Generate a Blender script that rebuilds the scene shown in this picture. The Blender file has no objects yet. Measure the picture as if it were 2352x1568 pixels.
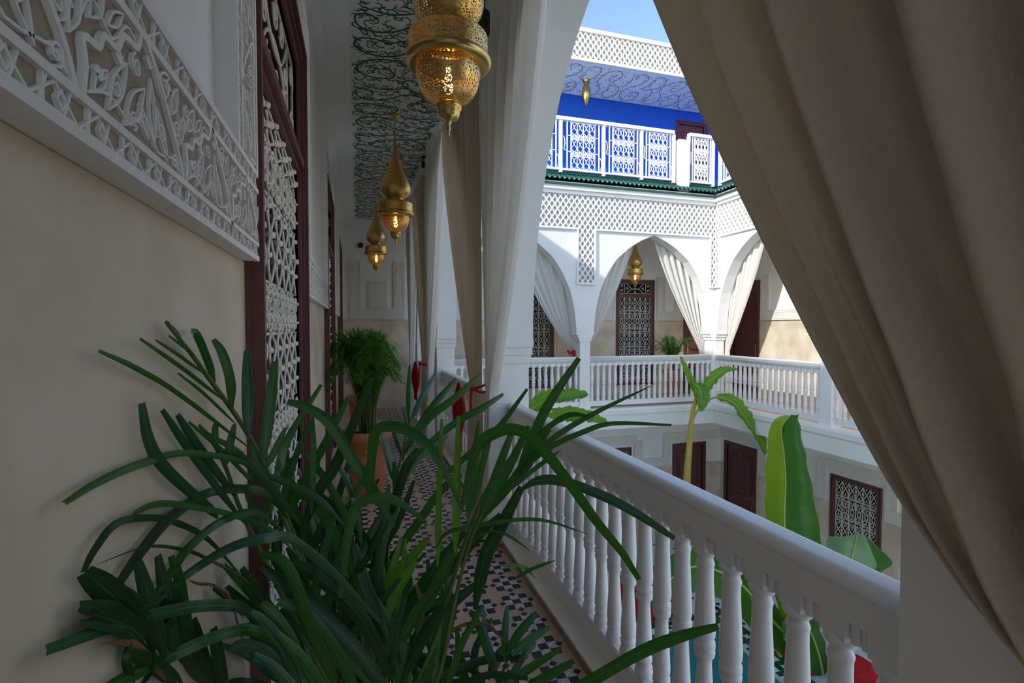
import bpy, math, random
from mathutils import Vector, Matrix
random.seed(11)
S = bpy.context.scene
COL = S.collection
PI = math.pi

# ------------------------------------------------------------------ camera, sky, sun, exposure
F, YAW, PIT = 1168.4, .2972, .0276          # focal length in pixels of the 2352 x 1568 frame
EYE = Vector((0, 0, 1.5))
cd = bpy.data.cameras.new('camera'); cam = bpy.data.objects.new('camera', cd); COL.objects.link(cam)
cd.sensor_width = 36; cd.lens = F / 2352 * 36; cd.clip_start = .02
cam.location = EYE; cam.rotation_euler = (PI/2 - PIT, 0, -YAW); S.camera = cam

w = bpy.data.worlds.new('sky'); S.world = w; w.use_nodes = True
wt = w.node_tree; bg = wt.nodes['Background']
sky = wt.nodes.new('ShaderNodeTexSky'); sky.sky_type = 'NISHITA'; sky.sun_disc = False
SUN_DIR = Vector((1, .55, -.60)).normalized()
sky.sun_elevation = math.asin(-SUN_DIR.z); sky.sun_rotation = math.atan2(-SUN_DIR.x, -SUN_DIR.y)
sky.air_density = 1.0; sky.dust_density = .6; sky.ozone_density = 1.6
wt.links.new(sky.outputs[0], bg.inputs[0]); bg.inputs[1].default_value = .25
sl = bpy.data.lights.new('sun', 'SUN'); so = bpy.data.objects.new('sun', sl); COL.objects.link(so)
sl.energy = 2.8; sl.angle = math.radians(1.2); sl.color = (1, .95, .87)
so.rotation_euler = SUN_DIR.to_track_quat('-Z', 'Y').to_euler(); so.location = (-6, -4, 9)
S.view_settings.view_transform = 'Standard'; S.view_settings.look = 'None'
S.view_settings.exposure = .42; S.view_settings.gamma = 1; S.view_settings.use_curve_mapping = False
S.cycles.diffuse_bounces = 10; S.cycles.max_bounces = 16

# ------------------------------------------------------------------ pixel rays (only used to read positions off the photograph)
_fw = Vector((math.sin(YAW)*math.cos(PIT), math.cos(YAW)*math.cos(PIT), -math.sin(PIT)))
_rt = Vector((math.cos(YAW), -math.sin(YAW), 0))
_up = _rt.cross(_fw)
def ray(px, py): return _fw + _rt*((px-1176)/F) + _up*((784-py)/F)
def at(px, py, d): return EYE + ray(px, py)*d
def atX(px, py, X): r = ray(px, py); return EYE + r*(X/r.x)
def atY(px, py, Y): r = ray(px, py); return EYE + r*(Y/r.y)
def atZ(px, py, Z): r = ray(px, py); return EYE + r*((Z-1.5)/r.z)

# ------------------------------------------------------------------ materials
def _mat(name):
    m = bpy.data.materials.new(name); m.use_nodes = True
    nt = m.node_tree; b = nt.nodes['Principled BSDF']; return m, nt, b
def mat(name, col, rough=.6, metal=0, col2=None, scale=6, bump=0, bscale=60, detail=4, spec=.5, stretch=None):
    m, nt, b = _mat(name)
    b.inputs['Base Color'].default_value = (*col, 1); b.inputs['Roughness'].default_value = rough
    b.inputs['Metallic'].default_value = metal; b.inputs['Specular IOR Level'].default_value = spec
    tc = nt.nodes.new('ShaderNodeTexCoord'); src = tc.outputs['Object']
    if stretch:
        mp = nt.nodes.new('ShaderNodeMapping'); mp.inputs['Scale'].default_value = stretch
        nt.links.new(src, mp.inputs[0]); src = mp.outputs[0]
    if col2:
        n = nt.nodes.new('ShaderNodeTexNoise'); n.inputs['Scale'].default_value = scale; n.inputs['Detail'].default_value = detail
        r = nt.nodes.new('ShaderNodeValToRGB'); r.color_ramp.elements[0].position = .35; r.color_ramp.elements[1].position = .68
        r.color_ramp.elements[0].color = (*col, 1); r.color_ramp.elements[1].color = (*col2, 1)
        nt.links.new(src, n.inputs['Vector']); nt.links.new(n.outputs[0], r.inputs[0]); nt.links.new(r.outputs[0], b.inputs['Base Color'])
    if bump:
        n2 = nt.nodes.new('ShaderNodeTexNoise'); n2.inputs['Scale'].default_value = bscale; n2.inputs['Detail'].default_value = 3
        bp = nt.nodes.new('ShaderNodeBump'); bp.inputs['Strength'].default_value = bump; bp.inputs['Distance'].default_value = .01
        nt.links.new(src, n2.inputs['Vector']); nt.links.new(n2.outputs[0], bp.inputs['Height']); nt.links.new(bp.outputs[0], b.inputs['Normal'])
    return m
def trans(m, col, fac):
    nt = m.node_tree; b = nt.nodes['Principled BSDF']; out = nt.nodes['Material Output']
    t = nt.nodes.new('ShaderNodeBsdfTranslucent'); t.inputs[0].default_value = (*col, 1)
    mx = nt.nodes.new('ShaderNodeMixShader'); mx.inputs[0].default_value = fac
    nt.links.new(b.outputs[0], mx.inputs[1]); nt.links.new(t.outputs[0], mx.inputs[2]); nt.links.new(mx.outputs[0], out.inputs[0])
    return m
def emit(name, col, s):
    m, nt, b = _mat(name); b.inputs['Base Color'].default_value = (*col, 1)
    b.inputs['Emission Color'].default_value = (*col, 1); b.inputs['Emission Strength'].default_value = s; return m
def pierced(name, scale, thr):
    m, nt, b = _mat(name); out = nt.nodes['Material Output']
    b.inputs['Base Color'].default_value = (.74, .50, .17, 1); b.inputs['Metallic'].default_value = .9; b.inputs['Roughness'].default_value = .36
    tc = nt.nodes.new('ShaderNodeTexCoord'); v = nt.nodes.new('ShaderNodeTexVoronoi'); v.feature = 'DISTANCE_TO_EDGE'; v.inputs['Scale'].default_value = scale
    g = nt.nodes.new('ShaderNodeMath'); g.operation = 'GREATER_THAN'; g.inputs[1].default_value = thr
    tr = nt.nodes.new('ShaderNodeBsdfTransparent'); mx = nt.nodes.new('ShaderNodeMixShader')
    nt.links.new(tc.outputs['Object'], v.inputs['Vector']); nt.links.new(v.outputs['Distance'], g.inputs[0])
    nt.links.new(g.outputs[0], mx.inputs[0]); nt.links.new(b.outputs[0], mx.inputs[1]); nt.links.new(tr.outputs[0], mx.inputs[2]); nt.links.new(mx.outputs[0], out.inputs[0])
    return m

M = {}
M['white'] = mat('white_plaster', (.87, .87, .86), .75, col2=(.83, .83, .82), scale=2.5, bump=.12, bscale=25)
M['white_gloss'] = mat('white_paint', (.87, .87, .87), .38, col2=(.84, .84, .835), scale=5, bump=.05, bscale=30)
M['dado'] = mat('beige_tadelakt', (.56, .475, .365), .55, col2=(.76, .69, .575), scale=3.0, bump=.10, bscale=14, detail=8)
M['carved'] = mat('carved_plaster', (.86, .855, .84), .8, bump=.1, bscale=120)
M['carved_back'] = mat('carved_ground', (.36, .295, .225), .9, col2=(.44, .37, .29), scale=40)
M['carved_far'] = mat('carved_plaster_far', (.80, .795, .77), .85, col2=(.64, .63, .60), scale=45, bump=.5, bscale=70)
M['wood'] = mat('maroon_wood', (.125, .042, .047), .38, col2=(.16, .058, .062), scale=7, bump=.06, bscale=40, stretch=(6, 6, 1))
M['iron'] = mat('cream_iron', (.70, .665, .60), .5, bump=.08, bscale=80)
M['iron_white'] = mat('white_iron', (.84, .84, .84), .4)
M['pane'] = mat('dark_window_glass', (.012, .012, .014), .12)
M['green_paint'] = mat('green_scroll_paint', (.012, .10, .045), .6)
M['blue_scroll'] = mat('dark_scroll_paint', (.045, .065, .12), .6)
M['ceil'] = mat('ceiling_paint', (.80, .83, .80), .7, col2=(.75, .78, .75), scale=3)
M['ceil_blue'] = mat('upper_ceiling_paint', (.80, .92, .86), .7)
M['blue'] = mat('cobalt_wall', (.003, .095, .62), .7, col2=(.003, .086, .57), scale=4)
M['tile_tan'] = mat('tan_cement_tile', (.56, .40, .31), .55, col2=(.64, .48, .38), scale=30)
M['tile_black'] = mat('navy_tile', (.012, .014, .030), .4)
M['tile_white'] = mat('white_tile', (.72, .68, .64), .5)
M['marble'] = mat('cream_marble', (.76, .69, .60), .35, col2=(.80, .76, .71), scale=9)
M['brown_stone'] = mat('brown_stone', (.30, .20, .135), .7, col2=(.40, .285, .205), scale=18)
M['brass'] = mat('brass', (.60, .42, .15), .28, metal=1)
M['gold'] = mat('gold_handle', (.70, .50, .20), .3, metal=1)
M['pierced'] = pierced('pierced_brass', 92, .17)
M['pierced_bowl'] = pierced('pierced_brass_bowl', 105, .15)
M['pierced_fine'] = pierced('pierced_brass_fine', 130, .26)
M['pierced_far'] = mat('hammered_brass', (.60, .39, .13), .38, metal=.9, col2=(.42, .25, .07), scale=110)
M['bulb'] = emit('bulb_glow', (1, .50, .12), 9)
M['cotton'] = trans(mat('white_cotton', (.86, .85, .82), .9, bump=.12, bscale=300, spec=.1), (.86, .83, .76), .30)
M['canvas'] = trans(mat('cream_canvas', (.66, .585, .475), .95, bump=.35, bscale=55, spec=.1, stretch=(1, 1, .6)), (.74, .62, .46), .28)
M['red'] = mat('red_cloth', (.46, .008, .012), .9, bump=.1, bscale=150)
M['terracotta'] = mat('terracotta', (.52, .205, .09), .75, col2=(.60, .26, .125), scale=9, bump=.1, bscale=40)
M['soil'] = mat('dark_soil', (.03, .02, .014), 1)
M['roof'] = mat('green_glaze', (.010, .070, .052), .25, col2=(.020, .105, .078), scale=20)
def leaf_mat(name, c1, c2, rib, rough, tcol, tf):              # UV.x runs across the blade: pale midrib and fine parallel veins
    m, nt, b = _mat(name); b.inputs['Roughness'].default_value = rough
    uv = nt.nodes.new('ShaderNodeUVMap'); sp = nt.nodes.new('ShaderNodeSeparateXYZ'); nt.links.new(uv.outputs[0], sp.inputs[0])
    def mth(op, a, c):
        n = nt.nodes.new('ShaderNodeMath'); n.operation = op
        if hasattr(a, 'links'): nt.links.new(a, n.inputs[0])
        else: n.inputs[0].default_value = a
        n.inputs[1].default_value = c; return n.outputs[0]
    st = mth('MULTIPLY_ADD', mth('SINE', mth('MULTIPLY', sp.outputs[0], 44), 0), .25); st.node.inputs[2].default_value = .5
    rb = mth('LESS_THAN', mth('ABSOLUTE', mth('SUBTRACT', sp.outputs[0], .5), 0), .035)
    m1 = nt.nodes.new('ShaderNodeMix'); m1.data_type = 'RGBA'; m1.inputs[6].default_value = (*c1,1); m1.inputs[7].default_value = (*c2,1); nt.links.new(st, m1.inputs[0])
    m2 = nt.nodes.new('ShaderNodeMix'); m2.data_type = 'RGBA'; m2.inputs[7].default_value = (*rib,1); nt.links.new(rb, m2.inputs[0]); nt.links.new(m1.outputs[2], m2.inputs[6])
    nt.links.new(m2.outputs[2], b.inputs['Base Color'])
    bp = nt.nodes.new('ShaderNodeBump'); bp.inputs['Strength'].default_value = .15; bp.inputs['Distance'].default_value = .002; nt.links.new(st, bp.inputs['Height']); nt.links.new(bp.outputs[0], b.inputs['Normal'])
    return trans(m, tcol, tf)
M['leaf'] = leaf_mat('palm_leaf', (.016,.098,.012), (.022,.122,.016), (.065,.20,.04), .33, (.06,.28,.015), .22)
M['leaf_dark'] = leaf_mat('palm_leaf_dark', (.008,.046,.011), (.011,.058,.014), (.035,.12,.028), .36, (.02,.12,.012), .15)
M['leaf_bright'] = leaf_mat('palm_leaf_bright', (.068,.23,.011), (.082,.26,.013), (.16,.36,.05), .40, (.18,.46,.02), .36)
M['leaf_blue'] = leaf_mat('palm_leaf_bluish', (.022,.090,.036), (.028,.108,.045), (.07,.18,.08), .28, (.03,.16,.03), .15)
M['leaf_dry'] = mat('dry_leaf', (.16, .085, .03), .8)
M['stem'] = mat('palm_stem', (.085, .14, .02), .5)
M['areca'] = trans(mat('areca_leaf', (.065, .23, .028), .45), (.18, .48, .02), .35)
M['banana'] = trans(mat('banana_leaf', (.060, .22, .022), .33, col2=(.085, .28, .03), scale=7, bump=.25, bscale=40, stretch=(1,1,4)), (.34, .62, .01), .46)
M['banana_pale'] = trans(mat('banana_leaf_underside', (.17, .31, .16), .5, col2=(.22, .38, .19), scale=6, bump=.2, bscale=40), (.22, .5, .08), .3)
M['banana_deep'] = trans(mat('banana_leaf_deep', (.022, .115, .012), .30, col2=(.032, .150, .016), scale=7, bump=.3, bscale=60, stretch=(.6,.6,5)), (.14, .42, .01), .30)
M['banana_lime'] = trans(mat('banana_leaf_lit', (.16, .36, .012), .45, col2=(.21, .42, .016), scale=7, bump=.2, bscale=40, stretch=(1,1,4)), (.42, .66, .01), .45)  # underside tone, with light shining through the leaf put into the colour
M['banana_rib'] = mat('banana_midrib', (.32, .42, .10), .5)
M['banana_stem'] = mat('banana_stem', (.44, .33, .06), .6, col2=(.55, .43, .10), scale=16, stretch=(1, 1, .3))
M['court_floor'] = mat('white_court_tile', (.76, .78, .80), .35, col2=(.70, .72, .74), scale=6)
M['zellige_green'] = mat('green_zellige', (.005, .085, .035), .2)
M['zellige_white'] = mat('white_zellige', (.74, .75, .70), .3)
M['pool_tile'] = mat('teal_pool_tile', (.006, .16, .19), .3, col2=(.012, .23, .26), scale=25)
M['water'] = mat('pool_water', (.006, .20, .235), .06)
M['black'] = mat('black_plastic', (.012, .012, .012), .4)
M['offwhite'] = mat('painted_metal', (.70, .69, .64), .45)
M['pouf'] = mat('maroon_leather', (.20, .018, .016), .45)
M['thread'] = mat('cream_stitch', (.75, .62, .42), .8)

# ------------------------------------------------------------------ mesh builder
OFF = {}
def V3(*a): return Vector(a)
FR_LEFT = (V3(-.25, 0, 0), V3(0, 1, 0), V3(0, 0, 1), V3(1, 0, 0))      # corridor wall, u = Y
FR_END = (V3(0, 9.85, 0), V3(1, 0, 0), V3(0, 0, 1), V3(0, -1, 0))      # far wall, u = X
FR_RW = (V3(8.1, 0, 0), V3(0, -1, 0), V3(0, 0, 1), V3(-1, 0, 0))       # right gallery wall, u = -Y
FR_FF = (V3(0, 8.45, 0), V3(1, 0, 0), V3(0, 0, 1), V3(0, -1, 0))       # far court facade
FR_RF = (V3(6.78, 0, 0), V3(0, -1, 0), V3(0, 0, 1), V3(-1, 0, 0))      # right court facade
FR_AR = (V3(1.18, 0, 0), V3(0, 1, 0), V3(0, 0, 1), V3(1, 0, 0))        # our arcade, court side
def fp(fr, u, v, n=0): return fr[0] + fr[1]*u + fr[2]*v + fr[3]*n
def shift(fr, u=0, v=0, n=0): return (fp(fr, u, v, n), fr[1], fr[2], fr[3])

class MB:
    def __init__(s): s.v = []; s.f = []; s.mi = []; s.cur = 0
    def add(s, vs, fs):
        b = len(s.v); s.v += [Vector(p) for p in vs]; s.f += [tuple(i+b for i in f) for f in fs]; s.mi += [s.cur]*len(fs); return s
    def box(s, x0, x1, y0, y1, z0, z1):
        return s.add([(x0,y0,z0),(x1,y0,z0),(x1,y1,z0),(x0,y1,z0),(x0,y0,z1),(x1,y0,z1),(x1,y1,z1),(x0,y1,z1)],
                     [(0,3,2,1),(4,5,6,7),(0,1,5,4),(1,2,6,5),(2,3,7,6),(3,0,4,7)])
    def fbox(s, fr, u0, u1, v0, v1, n0, n1):
        q = [(u0,v0,n0),(u1,v0,n0),(u1,v1,n0),(u0,v1,n0),(u0,v0,n1),(u1,v0,n1),(u1,v1,n1),(u0,v1,n1)]
        return s.add([fp(fr,*a) for a in q], [(0,3,2,1),(4,5,6,7),(0,1,5,4),(1,2,6,5),(2,3,7,6),(3,0,4,7)])
    def prism(s, fr, poly, n0, n1):
        k = len(poly)
        vs = [fp(fr,u,v,n0) for u,v in poly] + [fp(fr,u,v,n1) for u,v in poly]
        fs = [tuple(range(k))[::-1], tuple(range(k, 2*k))] + [(i,(i+1)%k,(i+1)%k+k,i+k) for i in range(k)]
        return s.add(vs, fs)
    def strip(s, fr, pts, w, n0, n1, closed=False):
        k = len(pts); s.cnt = getattr(s, 'cnt', 0)+1; n1 = n1 + (1 if n1 > n0 else -1)*.00016*(s.cnt % 7)    # crossing bars never share a plane
        if k < 2: return s
        vs = []; fs = []
        for i in range(k):
            if closed: a, b = pts[i-1], pts[(i+1) % k]
            else: a, b = pts[max(i-1,0)], pts[min(i+1,k-1)]
            dx, dy = b[0]-a[0], b[1]-a[1]; L = math.hypot(dx,dy) or 1e-9
            ww = w[i] if isinstance(w,(list,tuple)) else w
            px, py = -dy/L*ww/2, dx/L*ww/2; u, v = pts[i]
            vs += [fp(fr,u+px,v+py,n0), fp(fr,u+px,v+py,n1), fp(fr,u-px,v-py,n1), fp(fr,u-px,v-py,n0)]
        for i in range(k if closed else k-1):
            a = 4*i; b = 4*((i+1) % k)
            fs += [(a+1,b+1,b+2,a+2),(a,b,b+1,a+1),(a+2,b+2,b+3,a+3)]
        if not closed: fs += [(0,1,2,3),(4*k-4,4*k-1,4*k-2,4*k-3)]
        return s.add(vs, fs)
    def tube(s, pts, r, n=6, cap=True):
        pts = [Vector(p) for p in pts]; k = len(pts); vs = []; fs = []
        t = (pts[1]-pts[0]).normalized(); ref = Vector((0,0,1)) if abs(t.z) < .9 else Vector((1,0,0))
        a = t.cross(ref).normalized()
        for i in range(k):
            t = (pts[min(i+1,k-1)]-pts[max(i-1,0)])
            t = t.normalized() if t.length > 1e-9 else Vector((0,0,1))
            a = (a - t*a.dot(t))
            a = a.normalized() if a.length > 1e-6 else t.orthogonal().normalized()
            b = t.cross(a); rr = r[i] if isinstance(r,(list,tuple)) else r
            vs += [pts[i] + (a*math.cos(2*PI*j/n) + b*math.sin(2*PI*j/n))*rr for j in range(n)]
        for i in range(k-1):
            for j in range(n): fs.append((i*n+j, i*n+(j+1)%n, (i+1)*n+(j+1)%n, (i+1)*n+j))
        if cap: fs += [tuple(range(n))[::-1], tuple(range((k-1)*n, k*n))]
        return s.add(vs, fs)
    def lathe(s, c, prof, n=16, cap=False):
        c = Vector(c); vs = []; fs = []; k = len(prof)
        for r, z in prof: vs += [c + Vector((r*math.cos(2*PI*j/n), r*math.sin(2*PI*j/n), z)) for j in range(n)]
        for i in range(k-1):
            for j in range(n): fs.append((i*n+j, i*n+(j+1)%n, (i+1)*n+(j+1)%n, (i+1)*n+j))
        if cap: fs += [tuple(range(n))[::-1], tuple(range((k-1)*n, k*n))]
        return s.add(vs, fs)
    def grid(s, P, nu, nv):
        vs = [P(i/nu, j/nv) for j in range(nv+1) for i in range(nu+1)]
        return s.add(vs, [(j*(nu+1)+i, j*(nu+1)+i+1, (j+1)*(nu+1)+i+1, (j+1)*(nu+1)+i) for j in range(nv) for i in range(nu)])
    def mesh(s, name, mats, smooth, off):
        me = bpy.data.meshes.new(name); me.from_pydata([p-off for p in s.v], [], s.f)
        for m in (mats if isinstance(mats,(list,tuple)) else [mats]): me.materials.append(M[m] if isinstance(m,str) else m)
        if isinstance(mats,(list,tuple)): me.polygons.foreach_set('material_index', s.mi)
        if smooth: me.polygons.foreach_set('use_smooth', [True]*len(s.f))
        me.update(); return me
    def build(s, name, mats, parent=None, smooth=False, origin=None):
        if parent is not None: off = OFF[parent.name]
        elif origin is not None: off = Vector(origin)
        elif s.v:
            lo = Vector([min(p[i] for p in s.v) for i in range(3)]); hi = Vector([max(p[i] for p in s.v) for i in range(3)])
            off = (lo+hi)/2; off.z = lo.z
        o = bpy.data.objects.new(name, s.mesh(name, mats, smooth, off)); COL.objects.link(o)
        if parent is not None: o.parent = parent
        else: o.location = off
        OFF[o.name] = off; return o

def tag(o, label, cat=None, group=None, kind=None):
    if label: o['label'] = label
    if cat: o['category'] = cat
    if group: o['group'] = group
    if kind: o['kind'] = kind
    return o
def empty(name, loc, label=None, cat=None, group=None, kind=None):
    o = bpy.data.objects.new(name, None); COL.objects.link(o); o.location = loc; o.empty_display_size = .1
    OFF[o.name] = Vector(loc); return tag(o, label, cat, group, kind)
def put(name, me, loc, parent, rot=None):              # a copy of a shared mesh as a part of its parent
    o = bpy.data.objects.new(name, me); COL.objects.link(o); o.parent = parent
    o.location = Vector(loc) - OFF[parent.name]; OFF[o.name] = Vector(loc)
    if rot: o.rotation_euler = rot
    return o
def copy_tree(o, parent=None):
    c = o.copy(); COL.objects.link(c); c.parent = parent
    OFF[c.name] = OFF[o.name]
    for ch in list(o.children): copy_tree(ch, c)
    return c
def cat_rom(P, n=6):
    P = [Vector(p) for p in P]
    if len(P) == 2: return [P[0].lerp(P[1], i/(n*2)) for i in range(n*2+1)]
    Q = [P[0]*2-P[1]] + P + [P[-1]*2-P[-2]]; out = []
    for i in range(1, len(Q)-2):
        a, b, c, d = Q[i-1:i+3]
        for j in range(n):
            t = j/n
            out.append(.5*((2*b)+(c-a)*t+(2*a-5*b+4*c-d)*t*t+(3*b-a-3*c+d)*t**3))
    out.append(P[-1]); return out
def cr2(P, n=5): return [(p.x, p.y) for p in cat_rom([Vector((a,b,0)) for a,b in P], n)]
def arc(cx, cy, r, a0, a1, n=8, ry=None):
    ry = ry or r
    return [(cx+r*math.cos(math.radians(a0+(a1-a0)*i/n)), cy+ry*math.sin(math.radians(a0+(a1-a0)*i/n))) for i in range(n+1)]
def spiral(cx, cy, r0, r1, a0, turns, n=14):
    return [(cx+(r0+(r1-r0)*i/n)*math.cos(a0+2*PI*turns*i/n), cy+(r0+(r1-r0)*i/n)*math.sin(a0+2*PI*turns*i/n)) for i in range(n+1)]
def interp(tab, t):
    for (a, x), (b, y) in zip(tab, tab[1:]):
        if t <= b: return x + (y-x)*(t-a)/(b-a)
    return tab[-1][1]

# ================================================================== THE SETTING
# ---------- corridor floor: tan cement slab with pieced tile blocks
fl = MB(); fl.box(-.25, .94, -2.6, 9.85, -.05, 0)
floor = fl.build('floor', 'tile_tan'); tag(floor, 'tan corridor floor inlaid with black and white star tiles', kind='structure')
def tile_block(cx, cy, sink):                       # sink(kind, polygon) receives every piece of one block
    q, p = .0215, .048
    def sq(x, y, h): return [(x-h,y-h),(x+h,y-h),(x+h,y+h),(x-h,y+h)]
    sink('tile_black', sq(cx, cy, q))
    for i in (-1, 1):
        for j in (-1, 1): sink('tile_black', sq(cx+i*p, cy+j*p, q))
    for a in range(4):
        c, s = [(1,0),(0,1),(-1,0),(0,-1)][a]
        def rt(x, y): return (cx+x*c-y*s, cy+x*s+y*c)
        sink('tile_black', [rt(.062,0), rt(.080,-.018), rt(.098,0), rt(.080,.018)])
        sink('tile_white', [rt(.0235,-.021), rt(.060,0), rt(.0235,.021)])
        for k in (-1, 1): sink('tile_white', [rt(.027,.0245*k), rt(.067,.0245*k), rt(.061,.004*k)][::k])
near_tiles = []; far_b = MB(); far_w = MB()
def sink_far(kind, poly):
    (far_b if kind == 'tile_black' else far_w).prism((V3(0,0,0), V3(1,0,0), V3(0,1,0), V3(0,0,1)), poly, -.002, .0022)
def sink_near(kind, poly):
    b = MB(); b.prism((V3(0,0,0), V3(1,0,0), V3(0,1,0), V3(0,0,1)), poly, -.002, .0022)
    b.build('floor_tile', kind, floor)
for i in range(6):
    for j in range(-6, 47):
        cx, cy = .829-.206*i, 2.0+.2055*j
        if cy > 9.7 or cy < .2 or cx-.1 < -.25: continue
        if i < 2 and 0 <= j <= 5: tile_block(cx, cy, sink_near)
        else: tile_block(cx, cy, sink_far)
tag(far_b.build('black_floor_tiles', 'tile_black', floor), None, kind='stuff')
tag(far_w.build('white_floor_tiles', 'tile_white', floor), None, kind='stuff')

# ---------- walls with openings
def wall_boxes(b, fr, u0, u1, v0, v1, ops, n0, n1):
    cuts = sorted({u0, u1, *[min(max(o[0],u0),u1) for o in ops], *[min(max(o[1],u0),u1) for o in ops]})
    for a, c in zip(cuts, cuts[1:]):
        if c-a < 1e-5: continue
        o = [q for q in ops if q[0] <= a+1e-6 and q[1] >= c-1e-6]
        if not o: b.fbox(fr, a, c, v0, v1, n0, n1); continue
        q = o[0]
        if q[2] > v0: b.fbox(fr, a, c, v0, min(q[2],v1), n0, n1)
        if q[3] < v1: b.fbox(fr, a, c, max(q[3],v0), v1, n0, n1)
def wall(name, fr, u0, u1, v0, v1, ops, label, dado0=None, mt='white'):
    b = MB(); d0 = v0 if dado0 is None else dado0
    wall_boxes(b, fr, u0, u1, d0+1.65, v1, ops, -.25, 0)
    w_ = b.build(name, mt); tag(w_, label, kind='structure')
    d = MB(); wall_boxes(d, fr, u0, u1, v0, d0+1.65, ops, -.25, .004)
    d.build('dado_panel', 'dado', w_)
    return w_

# carved band (rails, strapwork and arabesque) laid along a path of straight pieces
def lattice_run(b, fr, L, v0, v1, n0, n1, w_):
    h = v1-v0; k = max(1, round(L/(h*3.0))); st = L/k
    for i in range(k):
        a = i*st
        for x0, x1 in ((0,.5),(.5,1),(.17,.33),(.67,.83)):
            y0, y1 = (0,1) if x0 in (0,.17,.67) else (1,0)
            if x0 == .5: y0, y1 = 1, 0
            b.strip(fr, [(a+x0*st, v0+y0*h), (a+x1*st, v0+y1*h)], w_, n0, n1)
        b.strip(fr, [(a+.25*st, v0), (a+.25*st, v1)], w_, n0, n1)
        b.strip(fr, [(a+.62*st, v0+.15*h), (a+.72*st, v0+.5*h), (a+.62*st, v0+.85*h), (a+.52*st, v0+.5*h)], w_, n0, n1, closed=True)
def almond(x0, y0, x1, y1, bulge):
    mx, my = (x0+x1)/2, (y0+y1)/2; dx, dy = x1-x0, y1-y0; L = math.hypot(dx,dy); nx, ny = -dy/L*bulge, dx/L*bulge
    return cr2([(x0,y0),(mx+nx,my+ny),(x1,y1)],4)[:-1] + cr2([(x1,y1),(mx-nx,my-ny),(x0,y0)],4)[:-1]
def arabesque(b, fr, L, v0, H, n0, n1):
    P = .25; k = max(1, round(L/P)); P = L/k
    def X(x, y): return (x*P, v0+y*H)
    for i in range(k):
        f2 = shift(fr, i*P)
        T = lambda pts: [X(*p) for p in pts]
        b.strip(f2, cr2(T([(.012,-.07),(.04,.22),(.03,.42),(.13,.46),(.17,.60),(.27,.62),(.33,.80),(.45,.84),(.49,1.05)]),3), .0065, n0, n1)
        b.strip(f2, cr2(T([(.985,-.07),(.93,.20),(.80,.52),(.68,.80),(.515,1.05)]),4), .0060, n0, n1)
        n2 = n1-.0012; ww = .0025
        for p in ([.20,.05,.36,.60,.10],[.33,.04,.52,.55,.11],[.62,.08,.60,.72,.09],[.78,.05,.66,.50,.08],[.10,.10,.20,.36,.07],
                  [.55,.10,.48,.36,.06],[.84,.60,.93,.97,.09],[.08,.62,.18,.97,.10],[.20,.72,.33,.98,.06],[.95,.35,1.02,.75,.08],[.70,.86,.82,.97,.05]):
            a = T([(p[0],p[1]),(p[2],p[3])]); b.strip(f2, almond(*a[0],*a[1],p[4]*H*.9), ww, n0, n2, closed=True)
        for p in ([.27,.30,.12],[.45,.68,.11],[.70,.30,.10],[.90,.48,.11],[.06,.82,.10],[.88,.12,.09],[.42,.14,.09]):
            cx, cy = X(p[0],p[1]); b.strip(f2, spiral(cx, cy, p[2]*H, .02*H, i+p[0]*9, 1.5), ww, n0, n2)
        for c in ((.30,.52),(.58,.80),(.14,.22),(.80,.78)):
            cx, cy = X(*c)
            for a in range(5): b.strip(f2, [(cx,cy),(cx+.11*H*math.cos(a*.5+.6), cy+.11*H*math.sin(a*.5+.6))], ww, n0, n2)
        b.strip(f2, cr2(T([(.06,.05),(.22,.18),(.40,.08),(.52,.30),(.66,.06),(.86,.14),(.94,.05)]),3), ww, n0, n2)
        b.strip(f2, cr2(T([(.02,.55),(.10,.80),(.24,.66),(.36,.92),(.44,.9)]),3), ww, n0, n2)
        b.strip(f2, cr2(T([(.60,.95),(.72,.66),(.86,.85),(.98,.55)]),3), ww, n0, n2)
def band_piece(parent, fr, L, detail):
    """fr: u along the band (length L), v across it (0 outer edge .. .2 inner edge), n out of the wall"""
    s = MB(); s.fbox(fr, .001, L-.001, .0012, .1988, -.002, .033); s.build('band_slab', 'carved' if detail else 'carved_far', parent)
    r = MB()
    for a, c in ((0,.011),(.033,.041),(.153,.162),(.189,.2)): r.fbox(fr, 0, L, a, c, .030, .040)
    if detail:
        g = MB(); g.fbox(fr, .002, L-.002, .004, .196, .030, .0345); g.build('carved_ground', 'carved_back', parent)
        lattice_run(r, fr, L, .011, .033, .031, .0375, .0024)
        lattice_run(r, fr, L, .162, .189, .031, .0375, .0024)
        arabesque(r, fr, L, .041, .112, .031, .0392)
    r.build('carved_relief', 'carved' if detail else 'carved_far', parent)
def band_path(name, fr, ua, ub, side_l, side_r, detail, label, ztop=2.76, z0=1.65, hw=0):
    """U of carved bands: along the dado from ua to ub, up both sides"""
    e = empty(name, fp(fr, ua, z0), label, kind='structure')
    band_piece(e, shift(fr, ua, z0), ub-ua, detail)
    fx = fr
    if side_r: band_piece(e, (fp(fr, ub, z0+.2), fr[2], -fr[1], fr[3]), ztop-z0-.2, detail)
    if side_l: band_piece(e, (fp(fr, ua, ztop), -fr[2], fr[1], fr[3]), ztop-z0-.2, detail)
    return e

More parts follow.
